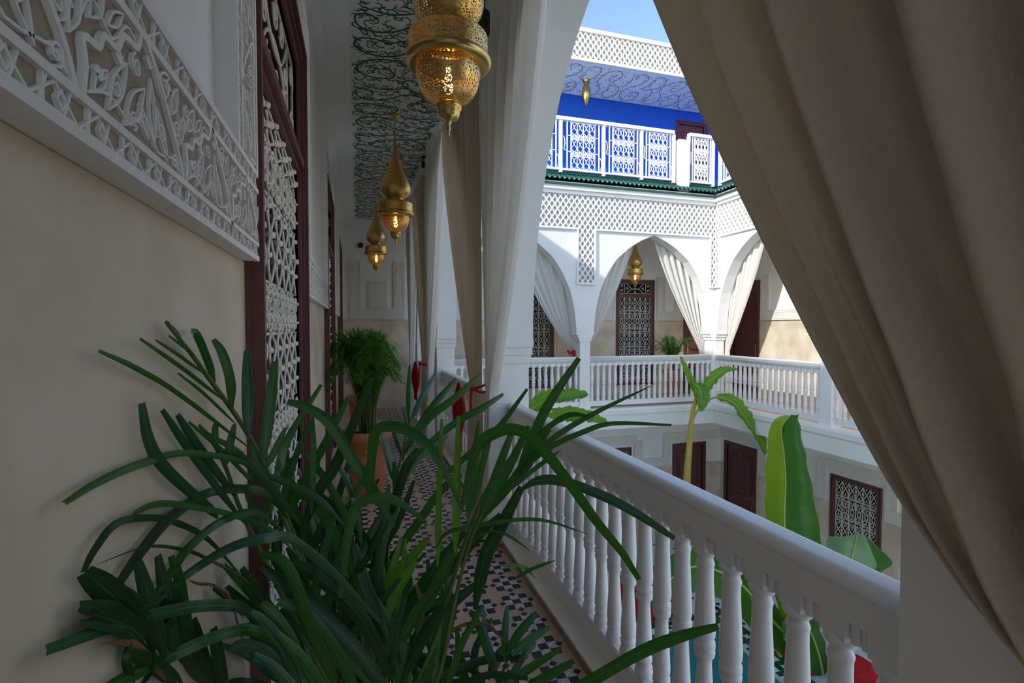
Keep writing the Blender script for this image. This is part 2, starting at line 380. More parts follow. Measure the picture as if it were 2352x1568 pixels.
# ---------- iron grilles
def cell_star(b, fr, u, v, w_, h, r, n0, n1):
    for pts in ([(.03,.03),(.32,.36),(.5,.5),(.68,.64),(.97,.97)], [(.97,.03),(.68,.36),(.5,.5),(.32,.64),(.03,.97)]):
        b.strip(fr, [(u+x*w_, v+y*h) for x,y in pts], r, n0, n1)
    for x, y in ((.5,.12),(.5,.88),(.08,.5),(.92,.5)): b.strip(fr, arc(u+x*w_, v+y*h, .07*w_, 0, 300, 5), r*.8, n0, n1, closed=True)
def cell_diam(b, fr, u, v, w_, h, r, n0, n1):
    b.strip(fr, [(u+w_*.5,v+h*.24),(u+w_*.76,v+h*.5),(u+w_*.5,v+h*.76),(u+w_*.24,v+h*.5)], r, n0, n1, closed=True)
    for x, y in ((0,0),(1,0),(0,1),(1,1)): b.strip(fr, [(u+w_*x,v+h*y),(u+w_*(.37+.26*x),v+h*(.37+.26*y))], r, n0, n1)
    b.strip(fr, [(u+w_*.5,v),(u+w_*.5,v+h*.24)], r, n0, n1); b.strip(fr, [(u+w_*.5,v+h*.76),(u+w_*.5,v+h)], r, n0, n1)
def cell_oval(b, fr, u, v, w_, h, r, n0, n1):
    for sx in (0, 1):
        b.strip(fr, cr2([(u+w_*(.5 if y in (0,) else x), v+h*y) for x, y in ((.5,0),(.05+.9*sx,.30),(.5,.62),(.08+.84*sx,1))],4), r, n0, n1)
def cell_scroll(b, fr, u, v, w_, h, r, n0, n1, sd=0):
    for i, (cx, cy) in enumerate(((.27,.3),(.73,.3),(.27,.72),(.73,.72))):
        b.strip(fr, spiral(u+cx*w_, v+cy*h, .23*min(w_,h*1.4), .04*w_, i*1.7+sd, 1.2, 9), r, n0, n1)
    b.strip(fr, [(u,v),(u+w_,v)], r, n0, n1); b.strip(fr, [(u,v+h),(u+w_,v+h)], r, n0, n1)
def grille_far(b, fr, u0, u1, v0, v1, cols, rows, r=.009, n0=-.02, n1=-.008, first=0, kinds='sd', sh=.60):
    cw = (u1-u0)/cols
    hs = []; tot = 0
    for i in range(rows): hs.append(1.0 if (i+first) % 2 == 0 else sh); tot += hs[-1]
    sc = (v1-v0)/tot; v = v0
    for i in range(rows):
        h = hs[i]*sc
        for c in range(cols):
            u = u0+c*cw
            if (i+first) % 2 == 1: cell_scroll(b, fr, u, v, cw, h, r*.9, n0, n1, c)
            elif kinds[((i+first)//2) % len(kinds)] == 's': cell_star(b, fr, u, v, cw, h, r, n0, n1)
            elif kinds[((i+first)//2) % len(kinds)] == 'o': cell_oval(b, fr, u, v, cw, h, r, n0, n1)
            else: cell_diam(b, fr, u, v, cw, h, r, n0, n1)
        v += h
    for c in range(cols+1): b.strip(fr, [(u0+c*cw, v0),(u0+c*cw, v1)], r*1.1, n0, n1)
    b.strip(fr, [(u0,v0),(u1,v0)], r, n0, n1); b.strip(fr, [(u0,v1),(u1,v1)], r, n0, n1)
def transom_far(b, fr, u0, u1, v0, v1, r=.011, n0=-.02, n1=-.008):
    w_ = u1-u0; h = v1-v0
    for p in ([(0,0),(1,0)],[(0,1),(1,1)],[(0,0),(0,1)],[(1,0),(1,1)],[(.16,0),(.16,1)],[(.84,0),(.84,1)]):
        b.strip(fr, [(u0+x*w_, v0+y*h) for x,y in p], r, n0, n1)
    b.strip(fr, [(u0+x*w_, v0+y*h) for x,y in cr2([(.24,.95),(.38,.5),(.5,.42),(.62,.5),(.76,.95)])], r, n0, n1)
    b.strip(fr, [(u0+x*w_, v0+y*h) for x,y in cr2([(.24,.05),(.36,.38),(.5,.48),(.64,.38),(.76,.05)])], r, n0, n1)
    for cx, cy in ((.08,.28),(.08,.75),(.92,.28),(.92,.75),(.26,.5),(.74,.5),(.5,.18),(.5,.8)):
        b.strip(fr, spiral(u0+cx*w_, v0+cy*h, .15*h, .03*h, cx*7, 1.2, 9), r*.9, n0, n1)
def frame_bars(fr, u0, u1, v0, v1, fw, tr=None, proud=.035, steps=True):
    b = MB()
    for a, c, d, e in ((u0,u0+fw,v0,v1),(u1-fw,u1,v0,v1),(u0+fw,u1-fw,v0,v0+fw),(u0+fw,u1-fw,v1-fw,v1)):
        b.fbox(fr, a, c, d, e, -.09, proud*.4)
    if tr:
        b.fbox(fr, u0+fw*.6, u1-fw*.6, tr-.04, tr+.04, -.08, proud*.35)
        b.fbox(fr, u0+fw*.6, u1-fw*.6, tr-.018, tr+.018, -.05, proud*.75)
    if steps:
        for k, (i, j, p) in enumerate(((.03,.25,proud),(.45,.62,proud*.7),(.8,1,proud*.15))):
            for a, c, d, e in ((u0+fw*i,u0+fw*j,v0+.002,v1-.002),(u1-fw*j,u1-fw*i,v0+.002,v1-.002),(u0+fw*i+.001,u1-fw*i-.001,v1-fw*j,v1-fw*i)):
                b.fbox(fr, a, c, d, e, -.02, p)
    return b
def far_window(n, fr, u0, u1, v0, v1, tr, label, cols=6, rows=9, dado_w=0):
    e = empty('window_%d' % n, fp(fr, (u0+u1)/2, v0), label, kind='structure')
    fw = .085
    frame_bars(fr, u0, u1, v0, v1, fw, tr, .03).build('window_frame', 'wood', e)
    p = MB(); p.fbox(fr, u0+fw*.8, u1-fw*.8, v0+fw*.8, v1-fw*.8, -.12, -.07); p.build('pane', 'pane', e)
    g = MB()
    grille_far(g, fr, u0+fw, u1-fw, v0+fw, (tr-.04) if tr else v1-fw, cols, rows)
    g.build('grille', 'iron', e)
    if tr:
        t = MB(); transom_far(t, fr, u0+fw, u1-fw, tr+.05, v1-fw); t.build('transom_grille', 'iron', e)
    return e
def door(n, fr, u0, u1, v0, v1, label, hs=1, digit=None):
    e = empty('door_%d' % n, fp(fr, (u0+u1)/2, v0), label, kind='structure')
    fw = .075
    frame_bars(fr, u0, u1, v0, v1, fw, None, .03).build('door_frame', 'wood', e)
    b = MB(); b.fbox(fr, u0+fw, u1-fw, v0, v1-fw, -.08, -.035); leaf = b.build('door_leaf', 'wood', e)
    a, c = u0+fw+.1, u1-fw-.1; H = v1-fw-v0
    for d0, d1 in ((.08,.36),(.42,.5),(.56,.92)):
        pb = MB()
        pb.strip(fr, [(a,v0+d0*H),(c,v0+d0*H),(c,v0+d1*H),(a,v0+d1*H)], .03, -.036, -.022, closed=True)
        pb.fbox(fr, a+.04, c-.04, v0+d0*H+.04, v0+d1*H-.04, -.036, -.028); pb.build('door_panel', 'wood', leaf)
    hx = u1-fw-.07 if hs > 0 else u0+fw+.07
    hb = MB(); hb.fbox(fr, hx-.018, hx+.018, v0+.92, v0+1.14, -.036, -.028)
    p0 = fp(fr, hx, v0+1.05, -.03); p1 = fp(fr, hx, v0+1.05, .03); p2 = fp(fr, hx-.13*hs, v0+1.06, .035)
    hb.tube([p0, p1, p1.lerp(p2,.5), p2], .011, 6); hb.tube([fp(fr,hx,v0+.92,-.03), fp(fr,hx,v0+.80,-.02)], .010, 5)
    tag(hb.build('door_handle', 'gold', leaf), 'gilt lever handle')
    if digit:
        cu = bpy.data.curves.new('digit', 'FONT'); cu.body = digit; cu.size = .24; cu.extrude = .004; cu.align_x = 'CENTER'
        to = bpy.data.objects.new('tmp', cu); COL.objects.link(to)
        bpy.context.view_layer.update(); me = bpy.data.meshes.new_from_object(to.evaluated_get(bpy.context.evaluated_depsgraph_get()))
        bpy.data.objects.remove(to); me.name = 'door_number'; me.materials.clear(); me.materials.append(M['gold'])
        mt = Matrix((fr[1], fr[2], fr[3])).transposed().to_4x4(); mt.translation = fp(fr, (u0+u1)/2, v0+1.78, -.015) - OFF[e.name]
        me.transform(mt)
        o = bpy.data.objects.new('door_number', me); COL.objects.link(o); o.parent = leaf; OFF[o.name] = OFF[e.name]
        tag(o, 'gilt number %s' % digit)
    return e

# ---------- left corridor wall: windows between carved bands
WIN_L = [(1.31, 2.53), (4.38, 5.60), (7.45, 8.67)]
wl = wall('wall_left', FR_LEFT, -2.6, 9.85, 0, 3.47, [(a, b, .25, 2.74) for a, b in WIN_L], 'corridor wall, white above a beige polished plaster dado')
near_fr = shift(FR_LEFT, 0, 0, 0)
band_path('trim_1', FR_LEFT, -.55, 1.285, False, True, True, 'carved plaster frieze on the near left wall', ztop=2.95)
band_path('trim_2', FR_LEFT, 2.53, 4.37, True, True, True, 'carved plaster frieze between the first and second corridor windows', ztop=2.95)
band_path('trim_3', FR_LEFT, 5.60, 7.44, True, True, True, 'carved plaster frieze beyond the second corridor window', ztop=2.95)
e = empty('trim_4', fp(FR_LEFT, 1.9, 2.75), 'carved plaster band over the nearest corridor window', kind='structure')
band_piece(e, shift(FR_LEFT, 1.285, 2.75), 2.53-1.285, True)
e = empty('trim_5', fp(FR_LEFT, 5, 2.75), 'carved plaster band over the second corridor window', kind='structure')
band_piece(e, shift(FR_LEFT, 4.37, 2.75), 5.60-4.37, True)
# nearest window: tall grille of wrought rods
def rod(b, pts, r): b.tube(cat_rom(pts, 3), r, 6)
def near_window(n, fr, u0, u1, v0, v1, tr, label, fine=True):
    e = empty('window_%d' % n, fp(fr, (u0+u1)/2, v0), label, kind='structure'); fw = .10
    frame_bars(fr, u0, u1, v0, v1, fw, tr, .045).build('window_frame', 'wood', e)
    p = MB(); p.fbox(fr, u0+fw*.8, u1-fw*.8, v0+fw*.8, v1-fw*.8, -.14, -.09); p.build('pane', 'pane', e)
    a, c = u0+fw, u1-fw; cols = 6; cw = (c-a)/cols; N = -.012
    b = MB(); bands = [(v0+fw+.36*i) for i in range(6)]
    vtop = tr-.045; v = v0+fw; k = 0
    while v < vtop-.05:
        h = .27 if k % 2 == 0 else .16; h = min(h, vtop-v)
        if k % 2 == 0:                                      # chains of bowed rods with collars
            for i in range(cols+1):
                u = a+i*cw
                b.tube([fp(fr,u,v,N), fp(fr,u,v+h,N)], .0062, 6)
                if i < cols:
                    m = u+cw/2
                    rod(b, [fp(fr,u+.006,v,N+.006), fp(fr,m-.010,v+h*.28,N+.008), fp(fr,u+.008,v+h*.55,N+.006), fp(fr,m-.012,v+h*.82,N+.008), fp(fr,u+.008,v+h,N+.006)], .0050)
                    rod(b, [fp(fr,u+cw-.006,v,N+.006), fp(fr,m+.010,v+h*.28,N+.008), fp(fr,u+cw-.008,v+h*.55,N+.006), fp(fr,m+.012,v+h*.82,N+.008), fp(fr,u+cw-.008,v+h,N+.006)], .0050)
                    for q in (.28, .82): b.lathe(fp(fr,m,v+h*q-.010,N+.008), [(.010,0),(.0175,.004),(.0175,.016),(.010,.020)], 6)
                for q in (.55,): b.lathe(fp(fr,u,v+h*q-.012,N+.004), [(.010,0),(.019,.004),(.019,.020),(.010,.024)], 6)
        else:                                               # dense scroll band
            for i in range(cols):
                u = a+i*cw
                for j, (x, y) in enumerate(((.25,.25),(.75,.25),(.25,.75),(.75,.75))):
                    sp = spiral(u+x*cw, v+y*h, .038, .007, j*1.7+i, 1.6, 14)
                    b.tube([fp(fr,q[0],q[1],N+.010) for q in sp], .0048, 5)
                    b.lathe(fp(fr,u+x*cw,v+y*h-.006,N+.016), [(.004,0),(.009,.003),(.009,.009),(.004,.012)], 5)
                b.tube([fp(fr,u,v,N), fp(fr,u,v+h,N)], .0075, 6)
                b.tube([fp(fr,u+cw/2,v,N), fp(fr,u+cw/2,v+h,N)], .005, 5)
                b.strip(shift(fr,0,0,0), arc(u+cw/2, v+h/2, .03, 0, 360, 10), .006, N, N+.014)
            for y in (0, .5, 1): b.tube([fp(fr,a,v+y*h,N), fp(fr,c,v+y*h,N)], .006, 5)
        v += h; k += 1
    b.build('grille', 'iron', e, smooth=True)
    t = MB(); t0, t1 = tr+.05, v1-fw
    for x in (a, c, a+.17*(c-a), c-.17*(c-a)): t.tube([fp(fr,x,t0,N), fp(fr,x,t1,N)], .007, 6)
    for y in (t0, t1): t.tube([fp(fr,a,y,N), fp(fr,c,y,N)], .007, 6)
    W = c-a; H = t1-t0
    for P in ([(.19,.95),(.34,.55),(.5,.45),(.66,.55),(.81,.95)], [(.19,.05),(.34,.42),(.5,.52),(.66,.42),(.81,.05)]):
        t.tube([fp(fr,a+x*W,t0+y*H,N+.004) for x,y in cr2(P)], .0065, 6)
    for cx, cy in ((.08,.25),(.08,.75),(.92,.25),(.92,.75),(.27,.5),(.73,.5),(.5,.2),(.5,.8),(.35,.18),(.65,.18),(.36,.84),(.64,.84)):
        t.tube([fp(fr,q[0],q[1],N+.006) for q in spiral(a+cx*W, t0+cy*H, .055, .01, cx*6, 1.5)], .0055, 5)
    t.build('transom_grille', 'iron', e, smooth=True)
near_window(1, shift(FR_LEFT,0,0,0), 1.31, 2.53, .25, 2.74, 2.22, 'tall maroon window with cream wrought grille nearest on the left wall')
near_window(2, shift(FR_LEFT,0,0,0), 4.38, 5.60, .25, 2.74, 2.22, 'second grilled maroon window along the corridor')
near_window(3, shift(FR_LEFT,0,0,0), 7.45, 8.67, .25, 2.74, 2.22, 'third grilled maroon window, by the corridor end')

# ---------- far wall of the gallery (also the end of the corridor), both storeys
ops_end = [(-5, -4, 0, 1)]
W0, W1 = (3.02, 3.92), (5.36, 6.30)
wf = wall('wall_far', FR_END, -.25, 8.1, 0, 4.15, [(*W0, .25, 2.54), (*W1, .25, 2.54), (7.06, 7.98, 0, 2.5)], 'far gallery wall, white above a beige dado')
far_window(4, FR_END, *W0, .25, 2.54, 2.19, 'grilled window half hidden behind the left draped arch of the far gallery')
far_window(5, FR_END, *W1, .25, 2.54, 2.19, 'grilled window framed by the middle arch of the far gallery')
door(1, FR_END, 7.06, 7.98, 0, 2.5, 'maroon door behind the potted palm of the far gallery', -1)
band_path('trim_6', FR_END, -.12, .88, True, True, False, 'carved U-shaped plaster frame on the corridor end wall', ztop=2.73)
band_path('trim_7', FR_END, 4.02, 5.30, True, True, False, 'carved plaster frame left of the middle far window', ztop=2.6)
band_path('trim_8', FR_END, 6.36, 7.02, True, True, False, 'carved plaster frame right of the middle far window', ztop=2.6)
gz = -3.25
wg = wall('wall_far_ground', FR_END, -.25, 8.1, gz, -.38, [(4.83, 5.75, gz+.25, -1.12), (6.80, 7.68, gz, -1.12)], 'ground floor wall of the court under the far gallery')
far_window(6, FR_END, 4.83, 5.75, gz+.25, -1.12, None, 'ground floor grilled window left of the door numbered 2', rows=9)
door(2, FR_END, 6.80, 7.68, gz, -1.12, 'maroon ground floor door numbered 2 behind the banana stem', 1, '2')
band_path('trim_9', FR_END, 5.82, 6.74, True, True, False, 'carved plaster frame left of the door numbered 2', ztop=-1.0, z0=gz+1.65)
# ---------- right gallery wall, both storeys
wr = wall('wall_right_gallery', FR_RW, -9.85, 2.0, 0, 4.15, [(-9.53, -8.69, 0, 2.5)], 'right gallery wall, white above a beige dado')
door(3, FR_RW, -9.53, -8.69, 0, 2.5, 'maroon upper door with gilt handle on the right gallery', 1)
band_path('trim_10', FR_RW, -8.62, -6.6, True, False, False, 'carved plaster frame right of the upper maroon door', ztop=2.6)
wrg = wall('wall_right_ground', FR_RW, -9.85, 2.0, gz, -.38, [(-9.70, -8.72, gz, -1.08), (-6.935, -6.046, gz+.25, -1.10)], 'ground floor wall of the court under the right gallery')
door(4, FR_RW, -9.70, -8.72, gz, -1.08, 'maroon ground floor door numbered 3', 1, '3')
far_window(7, FR_RW, -6.96, -6.03, gz+.25, -1.10, None, 'ground floor grilled window behind the banana leaves on the right', rows=9)
band_path('trim_11', FR_RW, -8.64, -7.02, True, True, False, 'carved plaster frame between the door numbered 3 and the right ground window', ztop=-.9, z0=gz+1.65)
band_path('trim_12', FR_RW, -5.97, -4.6, True, False, False, 'carved plaster frame right of the right ground window', ztop=-.9, z0=gz+1.65)
b = MB(); b.fbox(FR_RW, -7.22, -5.77, -1.05, -.85, 0, .03); tag(b.build('trim_13', 'carved_far'), 'carved lintel over the right ground floor window', kind='structure')
b = MB(); b.fbox(FR_RW, -9.85, -8.64, -1.03, -.83, 0, .03); tag(b.build('trim_14', 'carved_far'), 'carved lintel over the door numbered 3', kind='structure')
b = MB(); b.fbox(FR_END, 6.55, 8.1, -1.07, -.87, 0, .03); tag(b.build('trim_15', 'carved_far'), 'carved lintel over the door numbered 2', kind='structure')
b = MB(); b.fbox(FR_END, 4.7, 5.9, -1.07, -.87, 0, .03); tag(b.build('trim_16', 'carved_far'), 'carved lintel over the left ground floor window', kind='structure')

# ---------- gallery slabs, court floor
b = MB(); b.box(.94, 8.1, 8.40, 9.85, -.38, 0); b.box(.94, 8.1, 8.375, 8.41, -.11, -.03); s1 = b.build('floor_far_gallery', 'white'); tag(s1, 'white edged slab of the far gallery', kind='structure')
b = MB(); b.box(6.73, 8.1, -2, 8.40, -.38, 0); b.box(6.705, 6.74, -2, 8.40, -.11, -.03); s2 = b.build('floor_right_gallery', 'white'); tag(s2, 'white edged slab of the right gallery', kind='structure')
b = MB(); b.box(-.5, 1.2, -2.6, 9.85, -.38, -.051); s3 = b.build('floor_slab', 'white'); tag(s3, 'slab under the corridor', kind='structure')
for par, bx in ((s1, (1.0, 8.08, 8.60, 9.84)), (s2, (6.98, 8.08, -2, 8.59))):
    t = MB(); t.box(*bx, 0, .004); t.build('gallery_tiling', 'tile_tan', par)
b = MB(); b.box(-.25, 8.1, -3, 9.85, gz-.2, gz); cf = b.build('floor_court', 'court_floor'); tag(cf, 'white tiled court floor dotted with dark cabochons', kind='structure')
cab = MB()
for i in range(20):
    for j in range(34):
        x, y = 2.0+i*.3, 0+j*.3
        if 2.2 < x < 5.8 and 2.6 < y < 7.05 or x > 8.0: continue
        cab.prism((V3(x,y,gz), V3(1,0,0), V3(0,1,0), V3(0,0,1)), [(-.045,0),(0,-.045),(.045,0),(0,.045)], -.002, .003)
tag(cab.build('dark_cabochons', 'tile_black', cf), None, kind='stuff')
b = MB(); b.box(-.5, -.25, -2.6, 9.85, gz, -.38); b.box(.9, 1.18, -2.6, 9.85, gz, -.38)
tag(b.build('wall_left_ground', 'white'), 'ground floor wall under the corridor', kind='structure')

# ---------- corridor ceiling with painted scrolls
b = MB(); b.box(-.5, 1.2, -2.6, 9.85, 3.47, 3.72); ceil = b.build('ceiling', 'white'); tag(ceil, 'white corridor ceiling with a green scrollwork field', kind='structure')
b = MB(); b.box(-.03, .78, -2.6, 9.70, 3.466, 3.475); b.build('ceiling_field', 'ceil', ceil)
b = MB()
for x0, x1 in ((-.25, -.19), (.87, .95)): b.box(x0, x1, -2.6, 9.85, 3.40, 3.475)
b.build('cove_moulding', 'white', ceil)
def scrollwork(b, fr, W, L, pitch, w_, seed):
    """rows of S-shaped vines across the field, the gaps filled with small tendrils"""
    rnd = random.Random(seed); n = max(1, round(L/pitch)); ph = L/n
    A = [(.20,.10),(.13,.03),(.04,.12),(.06,.30),(.18,.40),(.36,.30),(.52,.10),(.68,.06),(.86,.16),(.95,.38),(.88,.58),(.72,.62),(.60,.50),(.64,.36),(.76,.34),(.80,.44)]
    B = [(.30,.64),(.22,.56),(.08,.60),(.03,.78),(.12,.94),(.30,.96),(.46,.82),(.50,.64),(.42,.54),(.33,.60)]
    C_ = [(.46,.82),(.58,.94),(.74,.98),(.92,.88)]
    for r in range(n):
        fl = r % 2
        for path in (A, B, C_):
            P = [((1-x if fl else x)*W, (r+y+rnd.uniform(-.02,.02))*ph) for x, y in path]
            q = cr2(P, 6); k = len(q); b.strip(fr, q, [w_*(.65+.6*math.sin(PI*i/(k-1))) for i in range(k)], 0, .0012)
            if path is not C_:
                for e_ in (q[0], q[-1]): b.prism(fr, arc(e_[0], e_[1], w_*1.35, 0, 320, 8), 0, .0013)
            for i in range(4, k-2, 4):                     # leaves along the vine
                x, y = q[i]; dx, dy = q[i+1][0]-x, q[i+1][1]-y; Ld = math.hypot(dx,dy) or 1; dx /= Ld; dy /= Ld; s_ = rnd.choice((-1,1)); l = pitch*rnd.uniform(.09,.15)
                ox, oy = -dy*s_, dx*s_; tip = (x+dx*l*.9+ox*l*.7, y+dy*l*.9+oy*l*.7)
                if 0 < tip[0] < W and 0 < tip[1] < L: b.strip(fr, cr2([(x,y),(x+dx*l*.3+ox*l*.55, y+dy*l*.3+oy*l*.55), tip],3), [w_*.4,w_*.5,w_*.6,w_*.7,w_*.8,w_*.7,w_*.2], 0, .0011)
    pts = []
    for k in range(int(W*L/pitch/pitch*420)):
        x, y = rnd.uniform(.03,W-.03), rnd.uniform(.03,L-.03)
        if all((x-a)**2+(y-c)**2 > (.20*pitch)**2 for a, c in pts[-int(140*W/pitch)-40:]) and len(pts) < 3000: pts.append((x,y))
    for x, y in pts:
        a, r_, sg = rnd.uniform(0,360), pitch*rnd.uniform(.045,.075), rnd.choice((-1,1))
        p = arc(x, y, r_, a, a+sg*rnd.uniform(150,230), 7); d = (p[-1][0]-p[-2][0], p[-1][1]-p[-2][1])
        p = [(min(max(u,.004),W-.004), min(max(v,.004),L-.004)) for u, v in p]
        b.strip(fr, p, [w_*c for c in (.2,.3,.4,.45,.5,.6,.55,.2)], 0, .001)
        c = p[3]; p2 = [(c[0],c[1]), (c[0]+(c[0]-x)*.7+d[0]*.6, c[1]+(c[1]-y)*.7+d[1]*.6)]
        if 0 < p2[1][0] < W and 0 < p2[1][1] < L: b.strip(fr, p2, [w_*.5,w_*.15], 0, .001)
FR_CE = (V3(-.02, .2, 3.4655), V3(1,0,0), V3(0,1,0), V3(0,0,-1))
b = MB(); scrollwork(b, FR_CE, .79, 9.45, .52, .0125, 3); tag(b.build('painted_scrollwork', 'green_paint', ceil), 'green painted vine scrolls')

# ---------- arcades
PROF = [(0,3.24),(.2,3.14),(.4,3.0),(.64,2.75),(.8,2.45),(.92,2.11),(.97,1.80),(1,1.42)]
PROF_N = [(0,3.37),(.2,3.29),(.393,3.16),(.593,2.93),(.72,2.70),(.83,2.45),(.93,2.08),(.975,1.80),(1,1.42)]
def arcade(name, fr, pillars, thick, ztop, prof, label, sh=.07, nseg=28):
    b = MB()
    for (a, c) in pillars: b.fbox(fr, a-sh, c+sh, 1.42, ztop, -thick, 0)
    for (p0, p1) in zip(pillars, pillars[1:]):
        u0, u1 = p0[1]+sh, p1[0]-sh; m, h = (u0+u1)/2, (u1-u0)/2
        us = [m + h*math.sin(PI/2*(2*i/nseg-1)) for i in range(nseg+1)]
        zs = [interp(prof, abs(u-m)/h) for u in us]
        vs = []
        for u, z in zip(us, zs): vs += [fp(fr,u,z,0), fp(fr,u,ztop,0), fp(fr,u,z,-thick), fp(fr,u,ztop,-thick)]
        fs = []
        for i in range(nseg):
            a = 4*i; n_ = a+4
            fs += [(a,n_,n_+1,a+1),(a+2,a+3,n_+3,n_+2),(a,a+2,n_+2,n_),(a+1,n_+1,n_+3,a+3)]
        b.add(vs, fs)
    w_ = b.build(name, 'white'); tag(w_, label, kind='structure')
    for (a, c) in pillars:
        p = MB(); p.fbox(fr, a, c, 0, 1.25, -thick+.005, -.005)
        for z0, z1, o in ((1.25,1.31,.022),(1.31,1.365,.045),(1.365,1.421,.075)): p.fbox(fr, a-o, c+o, z0, z1, -thick-.006, .006)
        p.fbox(fr, a-.012, c+.012, 0, .10, -thick-.008, .0)
        p.build('pillar', 'white', w_)
    return w_
arc_l = arcade('wall_arcade_left', FR_AR, [(.25,.675),(3.43,3.63),(6.30,6.50),(8.40,8.62)], .23, 3.47, PROF_N, 'white pointed arcade between the corridor and the court')
arc_f = arcade('wall_arcade_far', FR_FF, [(.95,1.18),(3.88,4.08),(6.72,6.97)], .23, 4.0, PROF, 'white pointed arcade of the far gallery')
arc_r = arcade('wall_arcade_right', FR_RF, [(-8.67,-8.45),(-6.05,-5.85),(-3.3,-3.1),(-.6,-.4)], .23, 4.0, PROF, 'white pointed arcade of the right gallery')
# sebka lattice on the court facades
def sebka(b, fr, u0, u1, v0, v1, w_=.107, h=.150, t=.022, n0=.004, n1=.040):
    k = h/w_
    for s_ in (1, -1):
        n1 = n1-.002
        lo, hi = (v0-k*u1, v1-k*u0) if s_ > 0 else (v0+k*u0, v1+k*u1)
        i0, i1 = math.floor(lo/h), math.ceil(hi/h)
        for i in range(i0, i1+1):
            c = i*h; pts = []
            for u in (u0, u1): 
                v = c + s_*k*u; pts.append((u, v))
            (ua, va), (ub, vb) = pts
            def cl(v): return ua + (v-va)/(vb-va)*(ub-ua)
            if va > vb: (ua, va), (ub, vb) = (ub, vb), (ua, va)
            if vb <= v0 or va >= v1: continue
            A = (ua, va) if va >= v0 else (cl(v0), v0); B = (ub, vb) if vb <= v1 else (cl(v1), v1)
            if math.hypot(B[0]-A[0], B[1]-A[1]) > .01: b.strip(fr, [A, B], t, n0, n1)
M['sebka_back'] = mat('sebka_ground', (.42, .405, .37), .9)
def sebka_panel(parent, fr, regions, name='lattice_relief'):
    g = MB(); r = MB()
    for (u0, u1, v0, v1) in regions:
        g.fbox(fr, u0, u1, v0, v1, -.002, .006); sebka(r, fr, u0, u1, v0, v1)
    g.build('lattice_ground', 'sebka_back', parent); r.build(name, 'white_gloss', parent)
sebka_panel(arc_f, FR_FF, [(1.18,6.78,3.27,3.93),(3.81,4.15,2.29,3.27),(6.63,6.78,2.29,3.27),(1.18,1.30,2.29,3.27)])
sebka_panel(arc_r, FR_RF, [(-8.45,-.4,3.27,3.93),(-8.45,-8.30,2.29,3.27),(-6.12,-5.78,2.29,3.27),(-3.37,-3.03,2.29,3.27)])
def moulding(parent, fr, lines):
    b = MB()
    for i_, (a, c, d, e_) in enumerate(lines): b.fbox(fr, min(a,d)-.016+.0004*i_, max(a,d)+.016-.0004*i_, min(c,e_)-.016+.0003*i_, max(c,e_)+.016-.0003*i_, -.001*i_, .048+.0009*i_)
    b.build('panel_moulding', 'white_gloss', parent)
moulding(arc_f, FR_FF, [(1.30,3.27,3.81,3.27),(4.15,3.27,6.63,3.27),(3.81,2.29,3.81,3.27),(4.15,2.29,4.15,3.27),(3.81,2.29,4.15,2.29),(6.63,2.29,6.63,3.27),(6.63,2.29,6.77,2.29)])
moulding(arc_r, FR_RF, [(-8.30,3.27,-6.12,3.27),(-5.78,3.27,-3.37,3.27),(-8.30,2.29,-8.30,3.27),(-8.44,2.29,-8.30,2.29),(-6.12,2.29,-6.12,3.27),(-5.78,2.29,-5.78,3.27),(-6.12,2.29,-5.78,2.29)])
# cornice and green tiled eaves
b = MB(); b.box(1.0, 6.95, 8.33, 8.65, 3.93, 4.06); b.box(1.0, 6.9, 8.38, 8.65, 3.87, 3.94)
tag(b.build('trim_17', 'white'), 'white cornice under the green eaves of the far facade', kind='structure')
b = MB(); b.box(6.66, 6.98, -.6, 8.33, 3.93, 4.06); b.box(6.71, 6.98, -.6, 8.33, 3.87, 3.94)
tag(b.build('trim_18', 'white'), 'white cornice under the green eaves of the right facade', kind='structure')
def half_tile(L, r, t):
    b = MB(); n = 7
    vs = []
    for x in (0, L):
        for rr in (r, r-t):
            vs += [V3(rr*math.cos(PI*i/(n-1)), x, rr*math.sin(PI*i/(n-1))) for i in range(n)]
    fs = []
    for i in range(n-1): fs += [(i,i+1,2*n+i+1,2*n+i),(n+i,3*n+i,3*n+i+1,n+i+1),(i,n+i,n+i+1,i+1),(2*n+i,2*n+i+1,3*n+i+1,3*n+i)]
    b.add(vs, fs); return b.mesh('roof_tile', 'roof', True, V3(0,0,0))
TILE = half_tile(.34, .042, .010)
def eaves(name, fr, u0, u1, label, bed):
    e = empty(name, fp(fr, (u0+u1)/2, 4.06), label, kind='structure')
    bed.build('tile_bed', 'roof', e)
    n = int((u1-u0)/.0915); ang = math.atan2(fr[1].y, fr[1].x)
    for i in range(n):
        o = put('roof_tile', TILE, fp(fr, u0+(i+.5)*(u1-u0)/n, 4.075, .19), e, (.50, 0, ang))
        o.rotation_mode = 'XYZ'; o.rotation_euler = Matrix.Rotation(ang, 3, 'Z').to_4x4().to_euler()
        o.rotation_euler = (Matrix.Rotation(ang, 4, 'Z') @ Matrix.Rotation(.50, 4, 'X')).to_euler()
    return e
def bed(fr, u0, u1):
    b = MB()
    q = [(u0,4.02,.16),(u1,4.02,.16),(u1,4.24,-.20),(u0,4.24,-.20),(u0,4.0,.16),(u1,4.0,.16),(u1,4.0,-.2),(u0,4.0,-.2)]
    b.add([fp(fr,*a) for a in q], [(0,1,2,3),(4,7,6,5),(0,4,5,1),(1,5,6,2),(2,6,7,3),(3,7,4,0)]); 
    b.fbox(fr, u0, u1, 4.25, 4.30, -.24, -.06); return b
eaves('roof_eaves_far', FR_FF, 1.1, 6.78, 'green glazed tile eaves along the far facade', bed(FR_FF, 1.0, 6.9))
